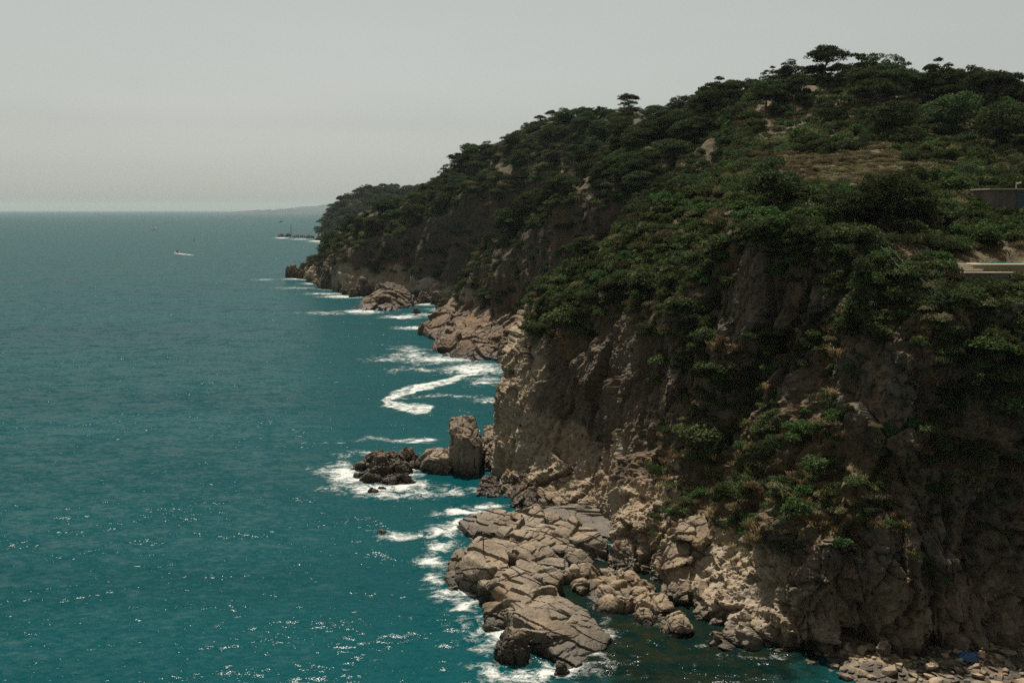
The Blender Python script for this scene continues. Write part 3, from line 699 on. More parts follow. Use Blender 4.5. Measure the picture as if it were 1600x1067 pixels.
# cove boulders below the lit buttress
M['cove_stone'] = rock_mat('cove_stone', (0.29, 0.235, 0.165), (0.25, 0.18, 0.11), (0.12, 0.10, 0.075), 1.2, wet=0.7)
CB = [(880, 905, 912, 1.5), (903, 930, 912, 1.9), (893, 912, 924, 1.0), (925, 945, 925, 1.1), (940, 962, 940, 1.0), (962, 985, 958, 1.3), (955, 975, 928, 1.2), (975, 1000, 925, 1.6), (985, 1010, 945, 1.2), (930, 960, 905, .8), (1000, 1020, 930, 1.5), (1005, 1030, 958, .8)]
CBL = ['pale boulder leftmost in the dark cove pool', 'largest pale boulder in the cove pool, beside the leftmost', 'small boulder in front of the two pale cove boulders', 'boulder in mid cove right of the largest pale one', 'low brown boulder in shallow cove water',
       'pale pointed boulder at the cove water edge', 'boulder under the striped buttress, left of a larger one', 'large boulder wedged under the striped buttress', 'wet boulder behind the pale pointed one', 'flat boulder at the back of the cove pool', 'boulder against the broken rock right of the buttress', 'low wet boulder rightmost in the cove']
for i, (a, b, y, h) in enumerate(CB):
    rock('cove_boulder', [lump(a - 7, b + 7, y, h * 1.0, (b - a) * 0.07 * [1.0, 1.7, 1.3][i % 3], 50 + i, -1.5, [0.4, -0.3, 0.1][i % 3])], 'cove_stone', 0.08, rdisp(2.0, 0.2, 90 + i, fine=0.4), CBL[i], 'boulder', 'boulders in the cove below the buttress')
rock('cove_floor', [slab([(888,884,.5),(950,892,.7),(1022,918,1.0),(1050,948,.7),(1000,962,.3),(935,944,.25),(900,918,.35)], 0.2), lump(925, 985, 958, 0.9, 3.5, 231), lump(985, 1040, 978, 1.6, 4, 232), lump(1035, 1085, 996, 1.6, 4, 233)],
     'cove_stone', 0.11, rdisp(2.4, 0.34, 235, fine=0.45), 'low brown rubble floor of the cove between shelf and buttress', 'rubble')
# lit buttress and blocks on the broken rock
rock('striped_buttress', [[bz(950, 905), bz(990, 915), at(950, 905, 107.5), at(992, 912, 106), at(958, 850, 110), at(990, 846, 109.5), at(962, 800, 114.5), at(985, 795, 115), at(1000, 780, 117)],
                          [at(985, 900, 108), at(1010, 885, 108), at(988, 830, 111), at(1006, 824, 111), at(1000, 790, 115)],
                          [at(990, 800, 114), at(1020, 790, 113), at(1048, 750, 116.5), at(1060, 745, 117.5), at(1045, 780, 113), at(1005, 830, 111)]],
     'shelf', 0.12, rdisp(1.4, 0.2, 110, (0.7, 0.7, 1.8), None, 1.0, 0.16, 0.8, np.array([0.1, 0.15, 0.98])), 'sunlit buttress of stacked horizontal beds beside the cove')
for i, (g, lab) in enumerate([
  ([at(1060, 840, 102.5), at(1062, 812, 105), at(1098, 805, 105.5), at(1124, 818, 104), at(1122, 848, 101.5), at(1090, 850, 101)], 'big pale square block under the dry grass slope'),
  ([at(1036, 890, 101), at(1050, 835, 105.5), at(1072, 838, 105), at(1080, 875, 100.5), at(1060, 885, 99.5)], 'pale pointed block left below the square block'),
  ([at(1040, 930, 98.5), at(1050, 880, 101.5), at(1080, 885, 100.5), at(1075, 940, 96.5)], 'pale block with dark base above the cove water'),
  ([at(1125, 910, 96.5), at(1130, 885, 99), at(1180, 882, 98.5), at(1188, 900, 96), at(1150, 915, 95.5)], 'long pale block in the middle of the broken rock'),
  ([at(1135, 945, 94), at(1140, 918, 96), at(1196, 912, 95.5), at(1200, 940, 92.5), at(1165, 950, 92)], 'pale bed of rock under the long middle block'),
  ([bz(1110, 1000), bz(1165, 1016), at(1112, 968, 93), at(1120, 950, 94.5), at(1160, 965, 92.3), at(1164, 1005, 89.5)], 'layered grey block with a dark foot at the water'),
  ([at(1150, 985, 91), at(1165, 958, 93), at(1215, 950, 91.5), at(1220, 972, 90), at(1185, 988, 89.5)], 'pale rock lying right of the layered grey block'),
  ([at(1178, 872, 98.5), at(1180, 856, 100), at(1200, 856, 99.5), at(1202, 874, 97.5)], 'small cube of pale rock below the scrub'),
  ([bz(1185, 1036), bz(1240, 1040), at(1190, 1010, 88), at(1230, 1006, 88), at(1238, 1030, 86)], 'dark wet rock at the water right of the layered block'),
  ([bz(1150, 1026), bz(1178, 1030), at(1152, 1012, 89), at(1176, 1014, 88.5)], 'low dark rock awash below the layered block')]):
    c = np.mean(g, 0); back = [p + np.array([0, 2.2, -0.8]) for p in g]
    rock('rock_outcrop', [list(g) + back], 'outcrop' if 'dark wet' not in lab and 'awash' not in lab else 'dark_rock', 0.1, rdisp(2.2, 0.22, 120 + i * 2, (0.8, 1, 1.3), fine=0.5), lab)
# reddish rocks in the middle distance
rock('reddish_headland', [[bz(652, 520), bz(700, 545), bz(770, 548), bz(800, 520), bz(700, 490), at(662, 510, 318), at(690, 486, 330), at(722, 452, 336), at(748, 462, 326), at(765, 480, 312), at(800, 500, 292), at(812, 515, 280), at(760, 525, 290), at(700, 528, 302)],
                          [bz(770, 548), bz(815, 545), at(808, 492, 290), at(780, 478, 305), at(825, 500, 285), at(790, 520, 280)]],
     'red_rock', 0.36, rdisp(6.5, 0.7, 140, fine=0.45), 'reddish rubble point with bushes running down to the sea', 'rock point')
rock('reddish_crag', [[bz(664, 548), bz(700, 561), bz(742, 569), bz(778, 566), bz(790, 545), bz(690, 535), at(690, 514, 290), at(705, 508, 296), at(742, 516, 288), at(775, 540, 272), at(784, 556, 266), at(738, 540, 270), at(690, 530, 282)]],
     'red_rock', 0.3, rdisp(5.0, 0.6, 143, (1, 1, .7), fine=0.5), 'dark crag with reddish sunlit back in front of the reddish point', 'crag')
rock('dark_sea_gate', [[bz(776, 570), bz(800, 566), bz(780, 545), at(780, 540, 262), at(786, 528, 268), at(808, 520, 272), at(804, 556, 255)]], 'dark_rock', 0.3, rdisp(2.6, 0.4, 146), 'dark upright rock between the crag and the near cliff')
rock('pointed_crag', [[bz(548, 486), bz(600, 489), bz(642, 484), bz(590, 470), at(560, 478, 420), at(590, 452, 428), at(603, 438, 432), at(622, 446, 428), at(640, 462, 424), at(646, 478, 412), at(600, 470, 410)], [bz(636, 478), bz(668, 474), at(640, 462, 425), at(664, 465, 428)]],
     'dark_rock', 0.45, rdisp(7, 0.9, 149, fine=0.5), 'dark pointed crag rising from the sea below the wooded hill', 'crag')
FT = [(444, 466, 434.5, 7, 'low dark rock at the outermost tip of the wooded hill'), (462, 486, 436, 9, 'dark rock second from the outer tip of the hill'), (486, 502, 437.5, 6, 'dark boulder beside the hill tip rocks'), (498, 530, 452, 11, 'jagged dark rock at the foot of the near hill corner'), (525, 552, 457, 9, 'brown rock right of the jagged corner rock'),
      (530, 542, 461, 2.5, 'small dark rock awash below the hill corner'), (542, 558, 465, 3.5, 'small brown rock in surf left of the pointed crag'), (552, 580, 463, 8, 'sunlit rubble rock behind the pointed crag'), (580, 606, 464, 6, 'rubble rock at the beach left of the crag top'), (650, 672, 474, 5, 'rounded rock on the small far beach'), (672, 690, 476, 5, 'rock on the far beach beside the reddish point'), (646, 656, 491, 2, 'small dark rock in the far cove surf'), (500, 512, 441, 4, 'little rock in surf near the hill corner')]
for i, (a, b, y, h, lab) in enumerate(FT):
    rock('shore_rock', [lump(a, b, y, h, None, 80 + i, -3)], 'dark_rock', 0.5, rdisp(3.2, 0.8, 160 + i), lab, 'rock', 'rocks at the foot of the wooded hill')
for i, (a, b, y, h, lab) in enumerate([(433, 443, 370, 4.5, 'outermost dark rock of the far low reef'), (444, 453, 370, 5, 'dark rock beside the mast on the far reef'), (452, 478, 370.5, 2.6, 'long low back of the far reef'), (474, 492, 372, 3.5, 'reef rock nearest to the distant headland'), (490, 501, 375, 3.2, 'dark rock awash in front of the distant headland'), (500, 512, 378.5, 5, 'dark rock at the distant headland foot')]):
    rock('reef_rock', [lump(a, b, y, h, 12, 110 + i, -3)], 'dark_rock', 0.9, rdisp(4, 0.9, 190 + i), lab, 'rock', 'rocks of the far reef')

# ------------------------------------------------------------------ plants
def leaf_quads(C, Nn, size, r, aspect=0.55):
    n = len(C); Nn = Nn / (np.linalg.norm(Nn, axis=1, keepdims=True) + 1e-9)
    t = r.normal(size=(n, 3)); t -= (t * Nn).sum(1, keepdims=True) * Nn; t /= np.linalg.norm(t, axis=1, keepdims=True) + 1e-9
    b = np.cross(Nn, t); s = (size * r.uniform(0.6, 1.35, n))[:, None]
    V = np.stack([C - t * s, C - b * s * aspect, C + t * s, C + b * s * aspect], 1).reshape(-1, 3)
    return V, np.arange(4 * n).reshape(-1, 4)
def clump(c, rad, n, r, up=0.3):
    d = r.normal(size=(n, 3)); d /= np.linalg.norm(d, axis=1, keepdims=True); d[:, 2] = np.abs(d[:, 2]) * 0.9 + d[:, 2] * 0.1
    q = r.uniform(0.55, 1.06, n)[:, None] ** 0.7
    nn = d + r.normal(size=(n, 3)) * 0.65; nn[:, 2] += up
    return np.array(c) + d * q * np.array(rad), nn
def tube(path, radii, sides=6):
    path = np.array(path, float); V = []; F = []
    for i, p in enumerate(path):
        t = path[min(i + 1, len(path) - 1)] - path[max(i - 1, 0)]; t /= np.linalg.norm(t) + 1e-9
        a = np.cross(t, [0.3, 0.9, 0.1]); a /= np.linalg.norm(a) + 1e-9; b = np.cross(t, a)
        for k in range(sides):
            th = 6.283 * k / sides; V.append(p + radii[i] * (a * math.cos(th) + b * math.sin(th)))
    for i in range(len(path) - 1):
        for k in range(sides):
            F.append((i * sides + k, i * sides + (k + 1) % sides, (i + 1) * sides + (k + 1) % sides, (i + 1) * sides + k))
    return np.array(V), np.array(F)
def join(parts):
    V, F, o = [], [], 0
    for v, f in parts: V.append(v); F.append(f + o); o += len(v)
    return np.concatenate(V), np.concatenate(F)
def pine_parts(seed, form):
    """unit pine about 1 high, base at the origin. returns trunk and crown geometry"""
    r = np.random.default_rng(seed); wood = []; cl = []
    lean = r.uniform(-0.10, 0.10, 2)
    if form == 'umbrella': h0, W_, T_, nc = 0.60, 0.52, 0.30, 36
    elif form == 'round': h0, W_, T_, nc = 0.46, 0.44, 0.44, 40
    elif form == 'open': h0, W_, T_, nc = 0.52, 0.46, 0.42, 26
    else: h0, W_, T_, nc = 0.30, 0.30, 0.52, 26
    top = np.array([lean[0], lean[1], h0]); tr = [np.array([0, 0, -0.08])]
    for k in range(1, 6): tr.append(top * (k / 5) + np.array([*r.normal(0, 0.012, 2), 0]))
    wood.append(tube(tr, np.linspace(0.032, 0.018, 6)))
    for i in range(nc):
        th = r.uniform(0, 6.283); q = math.sqrt(r.uniform(0.0, 1.0)); 
        if form == 'umbrella': z = T_ * math.sqrt(max(0, 1 - q * q)) * r.uniform(0.35, 1.0)
        elif form == 'young': z = r.uniform(-0.25, 0.65); q *= (0.7 - z) * 1.05
        else: z = T_ * (math.sqrt(max(0, 1 - q * q)) * r.uniform(-0.55, 1.0))
        c = top + np.array([W_ * q * math.cos(th), W_ * q * math.sin(th), z])
        rad = r.uniform(0.12, 0.20) * (1.0 if form != 'open' else 0.8)
        cl.append(clump(c, (rad * 1.1, rad * 1.1, rad * 0.75), 160, r))
        if i % 2 == 0:
            a = top * r.uniform(0.6, 0.98); mid = a * 0.45 + c * 0.55 + np.array([0, 0, -0.05]); wood.append(tube([a, mid, c - np.array([0, 0, rad * 0.3])], [0.014, 0.009, 0.004], 5))
    C = np.concatenate([a for a, _ in cl]); Nn = np.concatenate([b for _, b in cl])
    lv = leaf_quads(C, Nn, 0.0235, r)
    return join(wood), lv, r.uniform(0, 1, len(C))
def shrub_geo(seed, n=11, leaf=0.10, flat=0.75, per=60, spiky=False):
    """unit shrub radius about 1, base at the origin"""
    r = np.random.default_rng(seed); cl = []
    for i in range(n):
        th = r.uniform(0, 6.283); q = 0.72 * math.sqrt(r.uniform(0, 1)); rad = r.uniform(0.32, 0.52)
        z = flat * math.sqrt(max(0, 1 - q * q)) * r.uniform(0.25, 0.85)
        cl.append(clump((q * math.cos(th), q * math.sin(th), z), (rad, rad, rad * 0.8), per, r))
    C = np.concatenate([a for a, _ in cl]); Nn = np.concatenate([b for _, b in cl])
    C[:, 2] = np.maximum(C[:, 2], -0.15)
    lv = leaf_quads(C, Nn, leaf, r, 0.35 if spiky else 0.6)
    return lv, r.uniform(0, 1, len(C))
def tuft_geo(seed, n=70):
    r = np.random.default_rng(seed); V = []; F = []
    for i in range(n):
        th = r.uniform(0, 6.283); q = r.uniform(0, 0.45); b = np.array([q * math.cos(th), q * math.sin(th), -0.05])
        t2 = th + r.normal(0, 0.6); L = r.uniform(0.45, 0.95); tip = b + np.array([math.cos(t2) * L * 0.55, math.sin(t2) * L * 0.55, L * 0.75]); m = (b + tip) / 2 + np.array([0, 0, 0.12])
        s = np.array([-math.sin(t2), math.cos(t2), 0]) * 0.035; k = len(V)
        V += [b - s, b + s, m + s * 0.8, m - s * 0.8, tip - s * .15, tip + s * .15]; F += [(k, k + 1, k + 2, k + 3), (k + 3, k + 2, k + 5, k + 4)]
    return (np.array(V), np.array(F)), r.uniform(0, 1, len(F))
def rosette_geo(seed, n=34):
    """spiny rosette: stiff pointed leaves"""
    r = np.random.default_rng(seed); V = []; F = []
    for i in range(n):
        th = 2.4 * i; el = 0.25 + 1.15 * (i / n); L = r.uniform(0.8, 1.05)
        d = np.array([math.cos(th) * math.cos(el), math.sin(th) * math.cos(el), math.sin(el)]); s = np.array([-math.sin(th), math.cos(th), 0]) * 0.07; k = len(V)
        V += [s * 0.6, -s * 0.6, d * L * 0.5 - s, d * L * 0.5 + s, d * L, d * L * 0.99]; F += [(k, k + 1, k + 2, k + 3), (k + 3, k + 2, k + 4, k + 5)]
    return (np.array(V), np.array(F)), r.uniform(0, 1, len(F))

SHR = {}     # kind -> list of meshes
for kind, mat, leaf, flat, spiky in (('maquis', 'maquis', 0.095, 0.8, False), ('bright', 'bright', 0.105, 0.85, False), ('olive', 'olive', 0.085, 0.6, True), ('pinky', 'pink', 0.10, 0.8, False), ('yellow', 'yellow', 0.10, 0.7, False), ('dark', 'pine', 0.085, 0.9, True)):
    SHR[kind] = []
    for k in range(3):
        (v, f), rr = shrub_geo(300 + k + 17 * len(SHR), 13, leaf * 0.72, flat, 105, spiky)
        SHR[kind].append(mesh_np('shrub_' + kind, v, f, (M[mat],), False, {'rnd': ('FACE', rr)}))
SHR['dry'] = []
for k in range(3):
    (v, f), rr = tuft_geo(400 + k); SHR['dry'].append(mesh_np('grass_tuft', v, f, (M['dry'],), False, {'rnd': ('FACE', rr)}))
M['agave'] = leaf_mat('grey_green_spikes', (0.05, 0.065, 0.045), (0.10, 0.125, 0.09))
SHR['agave'] = []
for k in range(2):
    (v, f), rr = rosette_geo(420 + k); SHR['agave'].append(mesh_np('spiny_rosette', v, f, (M['agave'],), False, {'rnd': ('FACE', rr)}))
PINE = {}    # form -> list of (joined mesh, trunk mesh, crown mesh)
for form in ('umbrella', 'round', 'open', 'young'):
    PINE[form] = []
    for k in range(3):
        (wv, wf), (lv, lf), rr = pine_parts(500 + 31 * k + len(PINE), form)
        tr = mesh_np('trunk', wv, wf, (M['bark'],), True); cr = mesh_np('crown', lv, lf, (M['pine'],), False, {'rnd': ('FACE', rr)})
        V = np.concatenate([wv, lv]); F = np.concatenate([wf, lf + len(wv)])
        jm = mesh_np('pine_' + form, V, F, (M['bark'], M['pine']), False, {'rnd': ('FACE', np.concatenate([np.full(len(wf), .5), rr]))}, np.concatenate([np.zeros(len(wf)), np.ones(len(lf))]))
        PINE[form].append((jm, tr, cr))

# ---- scattering on the terrain
def scatter(terr, n, mask, seed, rows=None):
    P, nr, n2 = TERR[terr]; r = np.random.default_rng(seed)
    a = np.linalg.norm(np.cross(P[1:, :-1] - P[:-1, :-1], P[:-1, 1:] - P[:-1, :-1]), axis=-1)
    px, py, f = project(P)
    w = a * np.clip(mask(P, nr, px, py), 0, 1)[:-1, :-1]
    w = w.ravel(); w /= w.sum() + 1e-12
    idx = r.choice(len(w), n, p=w); i, j = np.unravel_index(idx, a.shape); u = r.random((n, 1)); v = r.random((n, 1))
    pt = P[i, j] * (1 - u) * (1 - v) + P[i + 1, j] * u * (1 - v) + P[i, j + 1] * (1 - u) * v + P[i + 1, j + 1] * u * v
    return pt, nr[i, j], n2[i, j]
def visible(p, slack=0.03, h=1.0):
    q = np.array(p) + np.array([0, 0, h]); px, py, f = project(q)
    ix, iy = int(px / 2), int(py / 2)
    if not (2 <= ix < ZB_W - 2 and 2 <= iy < ZB_H - 2): return False
    w = zbuf[iy - 1:iy + 2, ix - 1:ix + 2]; return f < np.min(w) * (1 + slack) + 1.5
plants = []      # dict(kind, variant, pos, scale(3), rot, zone, px size, visible)
def add_plant(kind, pos, size, zone, sq=1.0, var=None, tilt=(0, 0), force=False):
    v = random.randrange(3) if var is None else var
    px, py, f = project(np.array(pos))
    if px > 1482 and 398 < py < 446 and f < 118: return          # the lawn terrace is kept clear
    if px > 1538 and 300 < py < 345 and f < 142 and size > 1.3: return   # so is the front of the house
    plants.append(dict(kind=kind, var=v, pos=tuple(pos), s=(size, size, size * sq), rot=(tilt[0], tilt[1], random.uniform(0, 6.283)), zone=zone, app=size * FPX / float(f), px=float(px), py=float(py), vis=visible(pos, h=size * 0.6), force=force))

def inframe(px, py): return (px > -40) & (px < 1680)
# headland top: dense maquis, olive scrub on the shoulder, pines behind
def m_top(P, n, px, py):
    back = sstep(205, 190, P[..., 1])
    return sstep(0.55, 0.75, n[..., 2]) * back * inframe(px, py) * (py < 520) * np.clip(0.75 + 0.6 * fbm(P / 9, 2, 201), 0.1, 1) * (1 - 0.7 * np.exp(-((px - 1158) / 16) ** 2 - ((py - 352) / 12) ** 2))
pt, _, _ = scatter('headland_cliff', 2500, m_top, 1)
for p in pt:
    px, py, _ = project(p); x = random.random()
    oliv = float(sstep(1190, 1260, px) * sstep(1480, 1420, px) * sstep(315, 285, py) + 0.9 * sstep(1120, 1180, px) * sstep(290, 270, py))
    if x < 0.75 * oliv: add_plant('olive', p, random.uniform(0.7, 1.7), 'top', 0.8)
    elif x > 0.9: add_plant('dry', p, random.uniform(0.5, 1.0), 'top')
    else: add_plant(random.choice(['maquis', 'maquis', 'dark', 'bright', 'maquis', 'olive']), p, random.uniform(0.9, 2.2), 'top', random.uniform(.8, 1.2))
# garden slope on the right: denser, bigger
def m_garden(P, n, px, py): return (px > 1400) * (px < 1640) * (py > 225) * (py < 410) * sstep(0.4, 0.6, n[..., 2])
for p in scatter('headland_cliff', 260, m_garden, 2)[0]:
    add_plant(random.choice(['maquis', 'bright', 'dark', 'dark', 'olive']), p, random.uniform(1.2, 2.6), 'garden', random.uniform(.9, 1.3))
# cliff edge and rugged ledge
def m_ledge(P, n, px, py):
    g = sstep(1000, 1060, px) * sstep(900, 830, py) * sstep(420, 520, py)
    return g * sstep(0.12, 0.5, n[..., 2]) * inframe(px, py) * np.clip(0.5 + 0.9 * fbm(P / 5, 2, 205), 0, 1)
for p in scatter('headland_cliff', 1050, m_ledge, 3)[0]:
    x = random.random(); px, py, _ = project(p)
    if x < 0.42: add_plant('dry', p, random.uniform(0.5, 1.15), 'ledge')
    elif x < 0.55: add_plant('agave', p, random.uniform(0.4, 0.9), 'ledge', 1.0, random.randrange(2))
    else: add_plant(random.choice(['maquis', 'dark', 'olive', 'olive', 'bright']), p, random.uniform(0.5, 1.3), 'ledge', random.uniform(.8, 1.2))
def m_edge(P, n, px, py):
    e = np.exp(-((n[..., 2] - 0.62) / 0.16) ** 2)
    return e * inframe(px, py) * (py < 540) * (P[..., 1] < 190)
for p in scatter('headland_cliff', 320, m_edge, 4)[0]:
    add_plant(random.choice(['maquis', 'dark', 'maquis', 'bright', 'olive']), p, random.uniform(0.7, 1.8), 'edge', random.uniform(.8, 1.1))
def m_face(P, n, px, py): return sstep(0.5, 0.2, n[..., 2]) * inframe(px, py) * sstep(0.25, 0.7, fbm(P / 6, 2, 209)) * (P[..., 2] > 6)
for p in scatter('headland_cliff', 420, m_face, 5)[0]:
    add_plant(random.choice(['dark', 'maquis', 'dry', 'olive', 'agave']), p, random.uniform(0.3, 0.8), 'face', 1.0, 0)
# bushes hanging over the right cliff and down the gullies
def m_right(P, n, px, py):
    a = sstep(1430, 1480, px) * (px < 1650) * sstep(470, 500, py) * sstep(760, 690, py) * np.clip(0.55 + 1.0 * fbm(P / 5, 2, 215), 0, 1)
    b = sstep(1040, 1080, px) * sstep(1330, 1280, px) * sstep(470, 540, py) * sstep(830, 770, py) * np.clip(0.2 + 1.3 * fbm(P * np.array([1, 1, .4]) / 4, 2, 217), 0, 1)
    return a + 0.8 * b
for p, nn, _ in zip(*scatter('headland_cliff', 420, m_right, 8)):
    s_ = random.uniform(0.6, 1.7); out = np.array([nn[0], nn[1], 0.0])
    add_plant(random.choice(['maquis', 'bright', 'dark', 'olive', 'maquis', 'dry']), p + 0.35 * s_ * out, s_, 'ledge', random.uniform(.8, 1.15))
# bushes along the cliff rim
RIM = 6 + 74 + 44 + 46 + 46 + 54
PA = TERR['headland_cliff'][0]
for i in range(26, PA.shape[0] - 26):
    for k in range(3):
        if random.random() < 0.62:
            p = PA[i, RIM + (random.randrange(-7, 12) if random.random() < .84 else random.randrange(-34, -7))]; px, py, _ = project(p)
            if px < 1640 and not (1140 < px < 1166 and random.random() < .8): add_plant(random.choice(['maquis', 'dark', 'maquis', 'bright', 'olive', 'dark']), p, random.uniform(0.6, 1.7), 'edge', random.uniform(.8, 1.2))
# the rise behind the headland top
def m_rise(P, n, px, py):
    bare = sstep(0.1, 0.45, fbm(P / 14, 3, 221)) * sstep(1360, 1300, px)
    return inframe(px, py) * sstep(170, 186, P[..., 1]) * (px > 1120) * (P[..., 1] < 290) * (1 - 0.3 * bare)
for p in scatter('headland_cliff', 1300, m_rise, 6)[0]:
    add_plant(random.choice(['maquis', 'maquis', 'dark', 'olive', 'bright']), p, random.uniform(1.2, 2.8), 'rise', random.uniform(.9, 1.25))
def m_risep(P, n, px, py): return m_rise(P, n, px, py) * (0.25 + 0.75 * sstep(1290, 1380, px)) * sstep(205, 225, P[..., 1])
for p in scatter('headland_cliff', 95, m_risep, 7)[0]:
    add_plant(random.choice(['p_umbrella', 'p_round', 'p_round', 'p_open']), p, random.uniform(6.0, 9.5), 'rise')
# spurs and hills behind
def hill_scatter(terr, ns, npn, zone, smin, smax, pmin, pmax, seed, crest=False):
    def ms(P, n, px, py): return (0.16 + 0.84 * sstep(0.34, 0.62, n[..., 2])) * sstep(5, 12, P[..., 2]) * inframe(px, py) * np.clip(0.85 + 0.8 * fbm(P / 20, 2, seed), 0.02, 1)
    for p in scatter(terr, ns, ms, seed)[0]:
        add_plant(random.choice(['maquis', 'dark', 'dark', 'maquis', 'olive']), p, random.uniform(smin, smax), zone, random.uniform(.8, 1.2))
    def mp(P, n, px, py): return sstep(0.5, 0.75, n[..., 2]) * sstep(9, 18, P[..., 2]) * inframe(px, py) * np.clip(0.35 + 1.3 * fbm(P / 30, 2, seed + 1), 0.05, 1)
    for p in scatter(terr, npn, mp, seed + 1)[0]:
        add_plant(random.choice(['p_umbrella', 'p_round', 'p_round', 'p_open']), p, random.uniform(pmin, pmax), zone)
hill_scatter('bare_soil_spur', 420, 26, 'spur', 0.9, 2.3, 4.5, 7, 231)
hill_scatter('wooded_spur', 2000, 110, 'valley', 1.1, 2.8, 5, 8.5, 241)
hill_scatter('wooded_hill', 3600, 260, 'hill', 1.4, 3.6, 5, 9, 251)
hill_scatter('distant_headland', 900, 340, 'far', 4, 8, 9, 15, 261)
# trees along the skyline
def crest_trees(terr, row, n, zone, lo, hi, seed, dens=None):
    P = TERR[terr][0]; r = np.random.default_rng(seed); k = 0
    while k < n:
        i = r.integers(0, P.shape[0]); p = P[i, row + r.integers(-3, 4)]; px, py, _ = project(p)
        if not inframe(px, py): k += 1; continue
        if dens and r.random() > dens(px): k += 1; continue
        add_plant(r.choice(['p_umbrella', 'p_round', 'p_round', 'p_round']), p, r.uniform(lo, hi), zone); k += 1
crest_trees('wooded_hill', 4 + 34 * 3, 100, 'skyline', 3.4, 5.6, 271, lambda x: 1.0 if x > 600 else 0.25)
crest_trees('headland_cliff', 6 + 74 + 44 + 46 + 46 + 54 + 30 + 56 + 26 + 26, 52, 'skyline', 3.2, 5.4, 272, lambda x: 1.0 if x > 1180 else 0.3)
crest_trees('distant_headland', 3 + 16 + 18 + 18, 60, 'far', 10, 16, 273)

